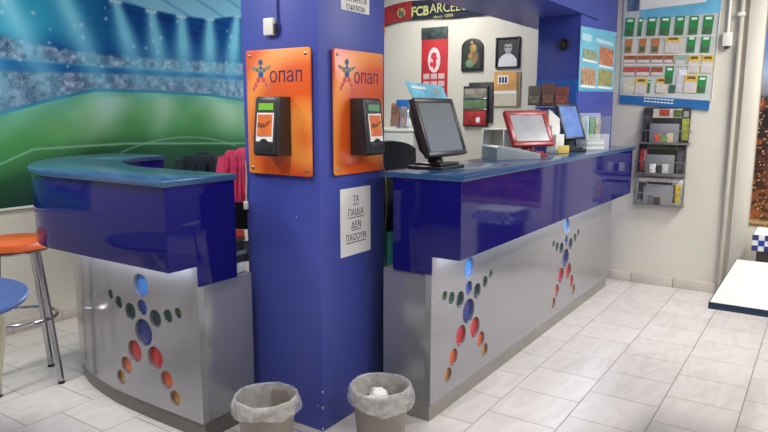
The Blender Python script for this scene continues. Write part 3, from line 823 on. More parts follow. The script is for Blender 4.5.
# checkered box by the back wall
def checker_box():
    M_ck1 = mat('navy_square', rgb(46, 54, 108), .5); M_ck2 = mat('white_square', rgb(232, 234, 232), .5); M_ckb = mat('cobalt_square', rgb(30, 60, 170), .4)
    t = thing('checkered_box', 'navy and white checkered box on a dark base below the city mural', 'box', loc=(5.66, .20, 0))
    part('base', MB().box(-.17, .17, -.17, .17, 0, .489, .01), mat('dark_wood', rgb(62, 54, 46), .5, var=.2), t)
    w = .2; mb = MB(); z0, n = .49, 3
    mb.idx = 1; mb.box(-w + .002, w - .002, -w + .002, w - .002, z0, z0 + .12)
    s = .04
    for k in range(3):
        for j in range(10):
            if (j + k) % 2: continue
            mb.idx = 2 if k == 1 else 0
            a = w - j * s
            mb.box(-w - .001, -w + .003, a - s, a, z0 + k * s, z0 + (k + 1) * s)
            mb.box(-a, -a + s, w - .003, w + .001, z0 + k * s, z0 + (k + 1) * s)
    part('checkered_lid', mb, [M_ck1, M_ck2, M_ckb], t, 'navy and white checkered lid')
checker_box()

# ------------------------------------------------------------------ lottery ticket board on the back wall
BX = 5.962
def ticket_board():
    t = thing('ticket_board', 'white display board with rows of scratch tickets on the back wall', 'display board', M=face_nx(5.98, 1.54, 0))
    def q(pts, d0, d1): return MB().prism(pts, d0, d1)
    part('backing', q([(.0, 1.575), (.71, 1.512), (.745, 2.56), (-.012, 2.56)], 0.002, .012), mat('pale_grey_board', rgb(202, 206, 204), .45), t)
    part('header', q([(.13, 2.268), (.737, 2.282), (.745, 2.56), (.13, 2.56)], .012, .014), mat('sky_blue_print', rgb(112, 186, 220), .4, var=.12), t, 'sky blue header')
    part('header_sheet', q([(.122, 2.350), (.63, 2.372), (.632, 2.56), (.122, 2.56)], .014, .016), M_paper, t, 'blank white header sheet')
    part('header_picture', q([(.02, 2.345), (.115, 2.345), (.115, 2.5), (.02, 2.5)], .012, .015), mat('blue_brown_print', rgb(96, 120, 150), .4, var=.5, scale=18), t)
    st = part('footer', q([(.0, 1.575), (.71, 1.512), (.712, 1.592), (.0, 1.648)], .012, .014), mat('royal_blue_print', rgb(40, 106, 166), .4), t, 'blue footer strip')
    mb = MB()
    for y, x0, n in ((1.618, .20, 9), (1.592, .20, 9)):
        for k in range(n):
            xx = x0 + k * .027; mb.box(xx, xx + .021, y - .09 * (xx - .2) - .005, y - .09 * (xx - .2) + .005, .014, .0146)
    part('small_print', mb, M_paper, st)
    for z0, z1 in ((2.127, 2.108), (1.988, 1.962), (1.905, 1.878)):
        part('shelf_rail', MB().prism([(.02, z0), (.715, z1), (.715, z1 - .008), (.02, z0 - .008)], .012, .02), M_white, t)
    part('frame_rail', MB().prism([(.728, 1.58), (.734, 1.58), (.742, 2.29), (.736, 2.29)], .012, .02), M_white, t)
ticket_board()
TK = [(1.492, 2.215, 0.075, 0.152, 'G'), (1.406, 2.212, 0.033, 0.151, 'G'), (1.314, 2.209, 0.072, 0.15, 'G'), (1.208, 2.205, 0.078, 0.149, 'G'), (1.096, 2.201, 0.068, 0.148, 'G'), (0.99, 2.197, 0.067, 0.147, 'G'), (0.883, 2.193, 0.073, 0.146, 'G'), (1.492, 2.061, 0.058, 0.121, 'O'), (1.377, 2.056, 0.057, 0.122, 'O'), (1.276, 2.051, 0.063, 0.123, 'O'), (1.14, 2.052, 0.116, 0.138, 'Y'), (0.998, 2.047, 0.061, 0.131, 'G'), (0.891, 2.041, 0.066, 0.13, 'G'), (1.473, 1.949, 0.1, 0.067, 'B'), (1.362, 1.944, 0.106, 0.067, 'B'), (1.253, 1.94, 0.095, 0.066, 'B'), (1.163, 1.936, 0.07, 0.065, 'B'), (1.07, 1.926, 0.1, 0.084, 'S'), (0.969, 1.888, 0.082, 0.144, 'Y'), (0.868, 1.884, 0.089, 0.143, 'Y'), (1.475, 1.844, 0.1, 0.076, 'R'), (1.362, 1.841, 0.11, 0.075, 'R'), (1.249, 1.837, 0.092, 0.074, 'B'), (1.15, 1.805, 0.063, 0.139, 'G'), (1.044, 1.823, 0.061, 0.041, 'W'), (1.472, 1.718, 0.092, 0.111, 'P'), (1.371, 1.72, 0.094, 0.134, 'Y'), (1.305, 1.714, 0.02, 0.109, 'G'), (1.212, 1.721, 0.072, 0.124, 'Y'), (1.12, 1.69, 0.047, 0.066, 'D'), (1.066, 1.734, 0.05, 0.138, 'L'), (0.98, 1.728, 0.099, 0.146, 'Y'), (0.896, 1.722, 0.063, 0.136, 'G')]
TC = {'G': ('green', rgb(44, 142, 76)), 'O': ('orange brown', rgb(196, 122, 76)), 'Y': ('yellow topped', rgb(226, 190, 84)), 'B': ('brown', rgb(160, 92, 58)), 'S': ('grey green', rgb(160, 180, 160)),
      'R': ('red', rgb(192, 84, 80)), 'W': ('white', rgb(240, 240, 236)), 'P': ('pale cream', rgb(214, 212, 186)), 'D': ('dark green', rgb(70, 104, 80)), 'L': ('lilac white', rgb(206, 202, 214))}
TM = {k: mat('ticket_' + v[0].replace(' ', '_'), v[1], .4, var=.2, scale=40) for k, v in TC.items()}
M_tlow = mat('ticket_lilac_field', rgb(212, 206, 206), .45, var=.12, scale=40)
M_tlow2 = mat('ticket_dark_field', rgb(76, 112, 78), .45, var=.3, scale=40)
ROWN = ['first row', 'second row', 'third row', 'fourth row', 'bottom row']
ORD = ['first', 'second', 'third', 'fourth', 'fifth', 'sixth', 'seventh', 'eighth', 'ninth']
cuts = [0, 7, 13, 20, 25, 33]
for ri in range(5):
    for k, (y, z, w, h, c) in enumerate(TK[cuts[ri]:cuts[ri + 1]]):
        t = thing('scratch_ticket', f'{TC[c][0]} ticket, {ROWN[ri]} of the wall ticket board, {ORD[k]} from left', 'ticket', M=face_nx(BX, y, z, -.05), group='scratch tickets on the wall board')
        part('card', MB().box(-w / 2, w / 2, -h / 2, h / 2, -.004, -.001), TM[c], t)
        if c in 'GY':
            part('lower_print', MB().box(-w / 2 + .004, w / 2 - .004, -h / 2 + .004, -h * .1 if c == 'G' else h * .12, -.001, 0), M_tlow2 if c == 'G' else M_tlow, t)
            part('title_print', MB().box(-w * .32, w * .32, h * .28, h * .42, -.001, 0), M_paper if c == 'G' else mat('ticket_ink', rgb(110, 90, 50), .5), t)
        elif c in 'RB':
            part('lower_print', MB().box(-w / 2 + .003, w / 2 - .003, -h / 2 + .003, -h * .08, -.001, 0), M_tlow, t)
        elif c in 'OSPL':
            part('lower_print', MB().box(-w * .34, w * .34, -h * .4, -h * .05, -.001, 0), M_tlow2 if c == 'O' else M_tlow, t)

# ------------------------------------------------------------------ newspaper rack on the back wall
M_wire = mat('grey_wire', rgb(150, 150, 150), .35, .7)
M_ppanel = mat('grey_pocket_panel', rgb(140, 142, 146), .4, .2)
def mag_rack():
    t = thing('newspaper_rack', 'three tier wire newspaper rack on the back wall below the tickets', 'rack', M=face_nx(5.98, 1.145, 0))
    part('back_frame', MB().tube([(-.17, .72, .012), (-.17, 1.50, .012), (.17, 1.50, .012), (.17, .72, .012)], .006, 8, closed=True), M_wire, t)
    tiers = [(.0, 1.245, .30), (-.02, .985, .25), (-.02, .715, .22)]
    for cx, z, h in tiers:
        pk = MB()
        for zz in (z, z + .10):
            pk.tube([(cx - .20, zz, .012), (cx - .20, zz, .085), (cx + .20, zz, .085), (cx + .20, zz, .012)], .004, 8)
        for k in range(9):
            xx = cx - .19 + k * .0475
            pk.tube([(xx, z + .10, .085), (xx, z, .085), (xx, z, .014)], .0022, 6)
        b = part('pocket', pk, M_wire, t)
        part('pocket_plate', MB().box(cx - .115, cx + .115, z + .005, z + .16, .087, .091, .002), M_ppanel, b)
        part('tray', MB().box(cx - .2, cx + .2, z - .014, z - .004, .012, .09, .002), M_wire, b)
mag_rack()
NEWS = [
    (1.145, 1.247, .372, .290, 'black and green newspaper in the top tier of the wire rack', rgb(40, 44, 42), [(-.186, -.11, 0, .29, rgb(60, 56, 60)), (-.13, .12, .205, .28, rgb(196, 190, 176)), (-.06, .02, .22, .275, rgb(180, 70, 60)), (.05, .12, .21, .27, rgb(110, 130, 70)), (.125, .18, .02, .2, rgb(150, 160, 66)), (.13, .17, .21, .26, rgb(150, 150, 150)), (-.178, -.135, .20, .27, rgb(170, 170, 172)), (-.155, -.125, .02, .16, rgb(170, 100, 110))]),
    (1.165, .988, .372, .255, 'newspaper with red lettering in the middle tier of the wire rack', rgb(54, 54, 48), [(-.17, -.11, .01, .20, rgb(200, 60, 70)), (-.12, .13, .20, .245, rgb(96, 100, 76)), (-.14, -.12, .02, .19, rgb(225, 220, 215)), (.125, .17, .03, .2, rgb(88, 84, 92)), (.02, .1, .21, .24, rgb(150, 160, 90))]),
    (1.165, .718, .372, .225, 'newspaper with yellow figures in the bottom tier of the wire rack', rgb(176, 176, 170), [(-.186, .186, .19, .22, rgb(225, 220, 214)), (-.17, -.11, .03, .18, rgb(70, 64, 70)), (.13, .17, .02, .17, rgb(206, 176, 60)), (.115, .13, .02, .17, rgb(90, 80, 70)), (-.1, .1, .17, .19, rgb(60, 60, 64))]),
]
for y, z, w, h, lab, base, blocks in NEWS:
    Mx = face_nx(5.98, y, z) @ Matrix.Translation((0, 0, .03)) @ Matrix.Rotation(math.radians(-4), 4, 'X')
    t = thing('newspaper', lab, 'newspaper', M=Mx, group='newspapers in the wall rack')
    part('pages', MB().box(-w / 2, w / 2, 0, h, 0, .012, .003), mat('news_cover', base, .6, var=.35, scale=22), t)
    mb = MB(); ms = []
    for i, (a, b, c, d, col) in enumerate(blocks):
        mb.idx = i; mb.box(a, b, c, d, .012, .0135); ms.append(mat('news_ink', col, .6, var=.35, scale=40))
    part('cover_print', mb, ms, t)
# small pictures at the foot of the pockets
for y, z, lab, cols in ((1.145, 1.25, 'red and green leaflet in front of the top rack pocket', [rgb(190, 96, 76), rgb(120, 150, 100), rgb(206, 190, 150)]), (1.165, .992, 'white lettered leaflet in front of the middle rack pocket', [rgb(220, 220, 214), rgb(60, 64, 60), rgb(206, 206, 200)]), (1.165, .722, 'small photo leaflet in front of the bottom rack pocket', [rgb(96, 90, 86), rgb(60, 56, 60), rgb(150, 140, 130)])):
    mb = MB()
    for i in range(3):
        mb.idx = i; mb.box(-.075 + i * .05, -.027 + i * .05, 0, .075 - .012 * (i % 2), 0, .003, .001)
    solo('leaflet', mb, [mat('leaflet_print', c, .5, var=.3, scale=40) for c in cols], lab, 'leaflet', M=face_nx(5.98 - .0925, y, z), group='leaflets on the rack pockets')

# ------------------------------------------------------------------ poster on the far pillar
po = thing('poster', 'light blue poster with four group photos on the far blue pillar', 'poster', M=face_ny(5.465, 1.6, 1.915))
part('sheet', MB().prism([(-.475, -.262), (.492, -.242), (.478, .262), (-.482, .215)], .001, .004), mat('sky_poster', rgb(120, 196, 222), .4, var=.14, scale=3), po)
M_pic = [mat('poster_picture', c, .45, var=.55, scale=30) for c in (rgb(150, 160, 130), rgb(200, 128, 92), rgb(190, 150, 116), rgb(160, 160, 100))]
for (a, b, c, d), m in zip(((-.41, -.04, -.01, .06), (.02, .43, -.03, .11), (-.43, -.05, -.205, -.08), (.01, .43, -.20, -.07)), M_pic):
    part('picture', MB().box(a, b, c, d, .004, .006), m, po)
    part('caption', MB().box(a, b, c - .022, c - .006, .004, .0055), M_paper, po)
part('title_print', MB().box(-.44, -.22, .12, .17, .004, .0055).box(-.08, .40, .135, .165, .004, .0055), mat('pale_title', rgb(190, 226, 236), .5), po)
part('bottom_border', MB().prism([(-.475, -.262), (.492, -.242), (.491, -.222), (-.476, -.240)], .004, .0055), mat('border_blue', rgb(86, 170, 214), .4), po)
for a, b in ((-.44, .20), (.45, .245)):
    part('pin', MB().lathe([(0, 0), (.008, 0), (.006, .012), (0, .013)], 10, c=(a, b, .003)), M_white, po)
# round black device on the far pillar's shaded side
wc = thing('wall_clock', 'small round black clock on the shaded side of the far pillar', 'clock', M=face_nx(4.993, 1.716, 2.0))
part('case', MB().lathe([(0, 0), (.042, 0), (.042, .03), (.036, .034), (.032, .030), (0, .030)], 28), M_black, wc)
part('dial', MB().lathe([(0, .0305), (.022, .0305), (.022, .033), (0, .033)], 20), M_dark, wc)
part('marker', MB().box(-.004, .004, -.012, .016, .033, .035).box(-.010, .010, -.004, .004, .033, .035), mat('dull_gold', rgb(140, 116, 84), .4, .5), wc)

# blue leaflet board on the pillar side, with leaflets
lb = thing('leaflet_board', 'blue leaflet board on the shaded pillar side behind the counter', 'display board', M=face_nx(4.993, 1.79, 1.5))
part('board', MB().box(-.135, .185, -.28, .245, 0, .016, .003), mat('bright_blue_board', rgb(34, 92, 178), .4), lb)
part('pocket', MB().box(-.18, .13, .03, .045, .016, .05, .002), M_acryl, lb)
part('pocket', MB().box(-.18, .13, -.155, -.14, .016, .05, .002), M_acryl, lb)
for i, (yc, z0, w, h, col, lab) in enumerate([(1.93, 1.55, .10, .15, rgb(118, 112, 96), 'grey brown leaflet, left in the upper row of the blue board'), (1.82, 1.55, .10, .165, rgb(132, 96, 78), 'brown leaflet, middle of the upper row of the blue board'), (1.712, 1.55, .105, .14, rgb(150, 88, 76), 'reddish brown leaflet, right in the upper row of the blue board'),
        (1.93, 1.36, .10, .16, rgb(206, 200, 188), 'white leaflet, left in the lower row of the blue board'), (1.82, 1.36, .10, .15, rgb(190, 150, 130), 'pale brown leaflet, middle of the lower row of the blue board')]):
    t = thing('leaflet', lab, 'leaflet', M=face_nx(4.993 - .03, yc, z0), group='leaflets on the blue board')
    part('sheet', MB().box(-w / 2, w / 2, 0, h, 0, .006, .001), mat('leaflet_sheet', col, .5, var=.3, scale=26), t)
    part('picture', MB().box(-w * .4, w * .4, h * .12, h * .5, .006, .0075), mat('leaflet_picture', tuple(min(1, c * 1.5) for c in col), .5, var=.5, scale=40), t)

# ------------------------------------------------------------------ things on the back wall behind the counter
M_navycloth = mat('navy_knit', rgb(30, 32, 50), .9, var=.15, scale=60, bump=.4)
def scarf():
    t = thing('team_scarf', 'navy and red football scarf pinned along the back wall below the beam', 'scarf', M=face_nx(5.972, 4.03, 2.5))
    L = 2.3
    def fn(u, v):
        x = u * L; s = .012 * math.sin(x * 5) + .02 * math.sin(x * 1.3 + .5)
        return (x, -.09 + .185 * v + s - .035 * math.exp(-x * 9) * 1.0, .008 + .006 * math.sin(x * 17 + v * 2))
    part('cloth', MB().grid(fn, 70, 4, .006), M_navycloth, t)
    def fr(u, v):
        p = fn(u * .155 + .004, v); return (p[0], p[1], p[2] + .013)
    part('red_end', MB().grid(fr, 14, 4, .004), mat('dark_red_knit', rgb(150, 42, 44), .9, var=.3, scale=30, bump=.4), t, 'dark red striped end')
    e = MB(); e.idx = 0; e.lathe([(0, 0), (.05, 0), (.05, .003), (0, .003)], 20, c=(.24, .01, .028)); e.idx = 1
    e.box(.21, .238, -.02, .04, .031, .033); e.box(.243, .27, -.035, .025, .031, .033)
    part('crest', e, [mat('crest_gold', rgb(176, 150, 86), .7), mat('crest_green', rgb(70, 90, 80), .7)], t, 'gold crest')
    part('fringe', MB().tube([(.0, -.10, .012), (.004, -.15, .012), (.012, -.2, .012)], .011, 8).tube([(.02, -.10, .012), (.028, -.16, .012)], .009, 8), mat('yellow_fringe', rgb(214, 150, 70), .9), t)
    mb = MB()
    M_gold = mat('pale_yellow_knit', rgb(176, 176, 116), .8)
    text_mb(mb, 'FCB', .465, .012, .205, .098, .024, .003, bold=.03)
    text_mb(mb, 'ARCELONA', .885, .026, .61, .092, .024, .003, bold=-.004)
    text_mb(mb, 'since 1899', .735, -.058, .22, .032, .024, .003)
    part('lettering', mb, M_gold, t, 'pale yellow lettering')
scarf()
M_redcloth = mat('red_pennant_cloth', rgb(182, 42, 48), .7, var=.2)
pn = thing('red_pennant', 'red hanging club calendar with white crest on the back wall', 'calendar', M=face_nx(5.98, 3.405, 2.0))
part('sheet', MB().box(-.152, .152, -.40, .243, .004, .012, .002), M_redcloth, pn)
part('clip_bar', MB().box(-.155, .150, .225, .345, .003, .014, .003), mat('dark_green_print', rgb(60, 72, 68), .5, var=.7, scale=18), pn, 'dark header with photo')
cr = MB(); cr.idx = 0
cr.prism([(.072 * math.cos(a), .02 + .125 * math.sin(a)) for a in np.linspace(0, 2 * math.pi, 28, endpoint=False)], .012, .0135)
cr.idx = 1; cr.prism([(-.03, .085), (.0, .10), (.03, .08), (.025, .055), (.04, .03), (.022, .015), (.03, -.03), (.0, -.08), (-.028, -.03), (-.012, .02), (-.04, .045)], .0135, .015)
cr.ell((-.035, -.02, .0145), .014, .03, .002)
part('crest', cr, [mat('crest_white', rgb(226, 206, 208), .6), mat('crest_red', rgb(206, 52, 66), .6)], pn, 'white oval crest')
gd = MB()
for i in range(3):
    for j in range(3): gd.box(-.125 + i * .088, -.125 + i * .088 + .072, -.17 - j * .075, -.17 - j * .075 + .055, .012, .0135)
part('date_grid', gd, mat('pale_pink_print', rgb(216, 176, 176), .6, var=.1), pn)
# arched picture
ic = thing('arched_picture', 'dark arched picture with gold figures on the back wall', 'picture', M=face_nx(5.98, 2.976, 2.05))
def arch(w, h0, h1, r=None, n=14):
    r = r or w / 2
    return [(-w / 2, h0), (w / 2, h0)] + [(w / 2 * math.cos(a), h1 - w * .38 + w * .38 * math.sin(a)) for a in np.linspace(0, math.pi, n)]
part('frame', MB().prism(arch(.232, -.152, .16), .002, .022, .004), mat('dark_wood_frame', rgb(40, 36, 32), .5), ic)
part('panel', MB().prism(arch(.186, -.13, .135), .022, .024), mat('dark_green_panel', rgb(44, 56, 48), .5, var=.3), ic)
g = MB(); g.idx = 0; g.ell((.015, .06, .025), .036, .04, .002); g.ell((-.012, -.01, .025), .028, .03, .002); g.idx = 1
g.ell((.02, -.02, .0245), .05, .075, .002); g.idx = 2; g.ell((-.02, -.08, .0245), .045, .04, .002); g.idx = 0; g.ell((0, .118, .025), .016, .014, .002)
part('figures', g, [mat('gold_paint', rgb(176, 140, 84), .4, .2, var=.3), mat('ochre_paint', rgb(130, 104, 66), .5, var=.3), mat('sage_paint', rgb(110, 140, 110), .5)], ic, 'gold painted figures')
# portrait
pt = thing('framed_portrait', 'black and white portrait of a person in a white shirt, dark frame', 'picture', M=face_nx(5.98, 2.604, 2.056))
fr = MB()
for a in ((-.122, .122, -.143, -.128), (-.122, .122, .128, .143), (-.122, -.108, -.143, .143), (.108, .122, -.143, .143)): fr.box(a[0], a[1], a[2], a[3], .002, .022, .002)
part('frame', fr, M_black, pt)
part('print', MB().box(-.11, .11, -.13, .13, .002, .010), mat('charcoal_print', rgb(50, 52, 54), .5), pt)
pp = MB(); pp.idx = 0
pp.prism([(-.095, -.128), (-.088, -.06), (-.055, -.025), (-.02, -.008), (.03, -.008), (.06, -.028), (.09, -.06), (.098, -.128)], .010, .0115)
pp.idx = 1; pp.prism([(.005 + .038 * math.cos(a), .048 + .056 * math.sin(a)) for a in np.linspace(0, 2 * math.pi, 24, endpoint=False)], .010, .0125)
pp.idx = 1; pp.box(-.012, .024, -.02, .01, .010, .012)
pp.idx = 2; pp.prism([(.005 + .040 * math.cos(a), .068 + .042 * math.sin(a)) for a in np.linspace(.25, math.pi - .25, 14)], .0125, .0135)
pp.box(-.03, .002, .044, .056, .0125, .0135); pp.box(.010, .04, .044, .056, .0125, .0135); pp.box(-.006, .018, .012, .016, .0125, .0135)
part('sitter', pp, [mat('white_shirt_print', rgb(214, 216, 218), .5), mat('pale_face_print', rgb(172, 172, 172), .5), mat('dark_hair_print', rgb(60, 60, 62), .5)], pt, 'pale figure in a white shirt')
# calendar
cl = thing('wall_calendar', 'orange topped wall calendar on the back wall below the portrait', 'calendar', M=face_nx(5.98, 2.605, 1.72))
part('backing', MB().box(-.128, .142, -.175, .155, .002, .012, .003), mat('olive_card', rgb(150, 136, 104), .6), cl)
part('picture', MB().box(-.128, .105, -.02, .158, .012, .018), mat('amber_print', rgb(214, 160, 92), .5, var=.2), cl, 'amber picture panel')
part('page', MB().box(-.124, .108, -.165, -.05, .012, .016), mat('cream_page', rgb(206, 200, 178), .6), cl)
part('white_strip', MB().box(-.126, .106, -.05, -.02, .012, .018), M_paper, cl)
c2 = MB(); c2.idx = 0; c2.box(-.09, .02, .045, .125, .018, .020); c2.idx = 1
for k in range(3): c2.box(-.075 + k * .03, -.055 + k * .03, .055, .11, .020, .0215)
part('badge', c2, [M_paper, mat('badge_navy', rgb(50, 60, 100), .5)], cl)
# black and red magazine hanger
mh = thing('magazine_hanger', 'black wall hanger of sports papers left of the calendar', 'rack', M=face_nx(5.98, 2.905, 1.56))
part('rear_panel', MB().box(-.10, .165, -.17, .225, .002, .014, .003), M_dark, mh)
part('frame', MB().box(-.15, .12, -.205, .19, .014, .03, .004), M_black, mh)
for z0, z1, c, lab in ((.075, .165, rgb(150, 142, 126), 'brown tiered paper'), (-.03, .06, rgb(110, 136, 96), 'green pitch paper'), (-.19, -.045, rgb(176, 50, 52), 'red cover paper')):
    pp_ = part('cover', MB().box(-.135, .105, z0, z1, .03, .038, .002), mat('paper_cover', c, .5, var=.35, scale=20), mh, lab)
part('white_figure', MB().ell((.02, -.14, .039), .024, .03, .003), M_paper, mh)
for z in (.06, -.045): part('rail', MB().box(-.145, .115, z, z + .012, .034, .044, .002), M_chrome, mh)
# white cubby
cu = thing('wall_cubby', 'small white open cubby on the back wall above the grey terminal', 'shelf', M=face_nx(5.98, 2.6, 1.24))
w_, h_ = .30, .105
cb = MB()
cb.box(-.14, .42, h_ - .014, h_, .002, .24, .001).box(-.14, .42, -h_, -h_ + .014, .002, .24, .001)
for xx in (-.14, .075, .406): cb.box(xx, xx + .014, -h_ + .014, h_ - .014, .002, .24, .001)
cb.box(-.135, .415, -h_ + .01, h_ - .01, .002, .012)
part('carcass', cb, M_white, cu)

# white cabinet left behind the counter with leaflets on top
cab = thing('white_cabinet', 'white cabinet against the back wall behind the right orange panel', 'cabinet', loc=(5.78, 3.82, 0))
part('carcass', MB().box(-.19, .195, -.42, .55, .06, 1.30, .004), mat('cabinet_white', rgb(206, 206, 200), .5), cab)
part('top', MB().box(-.21, .195, -.44, .57, 1.30, 1.33, .004), M_white, cab)
part('plinth', MB().box(-.16, .19, -.40, .53, 0, .06), M_kick, cab)
for y0, y1 in ((-.415, .063), (.068, .545)):
    d = part('door', MB().box(-.208, -.19, y0, y1, .07, 1.29, .003), mat('door_white', rgb(214, 214, 208), .45), cab)
    part('handle', MB().tube([(-.208, (.04 if y0 < 0 else .09), .72), (-.23, (.04 if y0 < 0 else .09), .72), (-.23, (.04 if y0 < 0 else .09), .84), (-.208, (.04 if y0 < 0 else .09), .84)], .005, 8), M_chrome, d)
hd = thing('leaflet_holder', 'small blue leaflet holder standing on the white cabinet', 'holder', loc=(5.70, 3.64, 1.33))
part('back', MB().box(.0, .01, -.10, .05, 0, .29, .003), mat('holder_blue', rgb(38, 104, 180), .4), hd)
part('tray', MB().box(-.07, .01, -.14, .12, 0, .02, .003), M_acryl, hd)
for i, (dy, w, h, c, lab) in enumerate([(.06, .10, .235, rgb(150, 112, 92), 'brown leaflet in the holder on the cabinet, left'), (-.04, .07, .20, rgb(170, 150, 140), 'pale brown leaflet in the holder on the cabinet, middle'), (-.11, .05, .17, rgb(226, 226, 222), 'white leaflet in the holder on the cabinet, right')]):
    t = thing('leaflet', lab, 'leaflet', M=face_nx(5.685, 3.64 + dy, 1.352) @ Matrix.Rotation(math.radians(-6), 4, 'X'), group='leaflets on the cabinet')
    part('sheet', MB().box(-w / 2, w / 2, 0, h, 0, .006, .001), mat('holder_leaflet', c, .5, var=.25, scale=24), t)
    part('picture', MB().box(-w * .4, w * .4, h * .5, h * .85, .006, .0075), mat('holder_picture', tuple(min(1, c_ * .6) for c_ in c), .5, var=.5, scale=40), t)

# ------------------------------------------------------------------ things on the right counter
ZT = 1.217
def frame_screen(c, yaw_deg, tilt_deg):
    ya, ti = math.radians(yaw_deg), math.radians(tilt_deg)
    n = Vector((math.cos(ya) * math.cos(ti), math.sin(ya) * math.cos(ti), math.sin(ti)))
    r = Vector((-math.sin(ya), math.cos(ya), 0)); u = n.cross(r)
    return Matrix(((r.x, u.x, n.x, c[0]), (r.y, u.y, n.y, c[1]), (r.z, u.z, n.z, c[2]), (0, 0, 0, 1)))
def monitor(name, label, cat, c, yaw, tilt, W, H, bez, depth, mcase, mscreen, base_w, base_d, chin=0.0):
    F = frame_screen(c, yaw, tilt)
    root = thing(name, label, cat, loc=(c[0], c[1], ZT))
    rel = Matrix.Translation((-c[0], -c[1], -ZT)) @ F
    def P(nm, mb, m, lab=None, par=root):
        bmesh.ops.transform(mb.bm, matrix=rel, verts=mb.bm.verts); return part(nm, mb, m, par, lab)
    # shell tapering to the back, with a raised bezel
    sh = MB().prism(rrect(W, H, .012), -depth * .35, -.002, 0.003)
    sh.prism(rrect(W * .72, H * .72, .02), -depth, -depth * .35, 0, top=rrect(W * .97, H * .97, .014))
    P('shell', sh, mcase)
    bz = MB()
    for a in ((-W / 2, W / 2, H / 2 - bez, H / 2), (-W / 2, W / 2, -H / 2, -H / 2 + bez + chin), (-W / 2, -W / 2 + bez, -H / 2 + bez + chin, H / 2 - bez), (W / 2 - bez, W / 2, -H / 2 + bez + chin, H / 2 - bez)):
        bz.box(a[0], a[1], a[2], a[3], -.003, .008, .003)
    P('bezel', bz, mcase)
    P('screen', MB().box(-W / 2 + bez - .001, W / 2 - bez + .001, -H / 2 + bez + chin - .001, H / 2 - bez + .001, -.002, .003), mscreen, 'screen')
    ya = math.radians(yaw)
    Rz = Matrix.Rotation(ya + math.pi / 2, 4, 'Z')
    back = F @ Vector((0, -H * .12, -depth * .8)); bz0 = Vector((back.x - c[0], back.y - c[1], back.z - ZT))
    st = MB().tube([(bz0.x, bz0.y, bz0.z), (bz0.x * .8, bz0.y * .8, bz0.z * .5), (bz0.x * .55, bz0.y * .55, .02)], .032, 14, r1=.04)
    part('stand', st, mcase, root)
    b = MB().box(-base_w / 2, base_w / 2, -base_d / 2, base_d / 2, 0, .016, .006, M=Matrix.Translation((bz0.x * .45, bz0.y * .45, 0)) @ Rz)
    b.box(-base_w * .4, base_w * .4, -base_d * .4, base_d * .4, .016, .03, .006, M=Matrix.Translation((bz0.x * .45, bz0.y * .45, 0)) @ Rz)
    part('base', b, mcase, root)
    return root, F
m1, F1 = monitor('touchscreen_monitor', 'black touchscreen monitor with grey screen at the near end of the counter', 'monitor', (2.93, 1.63, 1.424), -92, 19.2, .37, .300, .024, .075, M_black, M_screen, .24, .2)
monitor('touchscreen_monitor', 'red framed touchscreen monitor in the middle of the counter', 'monitor', (4.08, 1.612, 1.396), -118.5, 28, .335, .250, .032, .06, M_red, M_screenpale, .2, .18)
monitor('touchscreen_monitor', 'upright black monitor with lit blue screen at the far end of the counter', 'monitor', (4.74, 1.56, 1.430), -115.7, 22.8, .208, .268, .016, .04, M_black, M_screenblue, .2, .16)
# blue card on top of the near monitor
bc = thing('display_card', 'glossy blue advertising card on top of the near black monitor', 'card', M=F1 @ Matrix.Translation((.02, .160, -.03)) @ Matrix.Rotation(math.radians(-8), 4, 'X'))
def card_mat():
    m = mat('aqua_card', rgb(120, 196, 230), .3, var=.35, scale=9); return m
part('card', MB().prism([(-.150, -.008), (.175, -.008), (.176, .078), (-.165, .088)], 0, .004), card_mat(), bc)
part('print', MB().prism([(-.13, .055), (.0, .05), (.0, .064), (-.13, .070)], .004, .0048), M_paper, bc)
part('emblem', MB().lathe([(0, 0), (.012, 0), (.012, .001), (0, .001)], 12, c=(.08, .045, .004)).lathe([(0, 0), (.01, 0), (.01, .001), (0, .001)], 12, c=(.10, .03, .004)).lathe([(0, 0), (.008, 0), (.008, .001), (0, .001)], 12, c=(.115, .05, .004)), mat('emblem_tan', rgb(196, 160, 120), .4), bc)
# grey terminal
gt = thing('ticket_terminal', 'flat grey ticket terminal with sloping top beside the red monitor', 'terminal', M=Matrix.Translation((3.76, 1.61, ZT)) @ Matrix.Rotation(math.radians(-40), 4, 'Z'))
sl = [(-.135, 0), (.155, 0), (.155, .036), (.10, .046), (-.12, .085), (-.135, .075)]
Mz = Matrix(((1, 0, 0, 0), (0, 0, -1, 0), (0, 1, 0, 0), (0, 0, 0, 1)))
part('housing', MB().prism(sl, -.11, .11, .005, M=Mz), M_lgrey, gt)
part('top_plate', MB().prism([(-.11, .083), (.085, .0484), (.085, .0525), (-.11, .0872)], -.09, .09, 0, M=Mz), mat('pale_grey_plate', rgb(176, 182, 186), .35), gt)
part('paper_slot', MB().box(.108, .148, -.07, .07, .036, .046, .002), M_dark, gt)
# white receipts stack / holder next to the tablet
rc = thing('receipt_holder', 'white slip holder with yellow card between red and blue monitors', 'holder', M=Matrix.Translation((4.50, 1.60, ZT)) @ Matrix.Rotation(math.radians(-28), 4, 'Z'))
part('back', MB().prism([(-.05, 0), (.05, 0), (.05, .235), (-.05, .30)], -.004, .004, M=Mz), M_white, rc)
part('tray', MB().box(-.055, .055, -.10, .006, 0, .03, .003), M_white, rc)
part('slips', MB().box(-.045, .03, -.03, -.006, .03, .19, .002).box(-.03, .045, -.06, -.036, .03, .13, .002), M_paper, rc)
part('yellow_card', MB().box(-.05, .05, -.108, -.101, .002, .055, .001), mat('yellow_card_print', rgb(214, 192, 104), .5), rc, 'yellow front card')
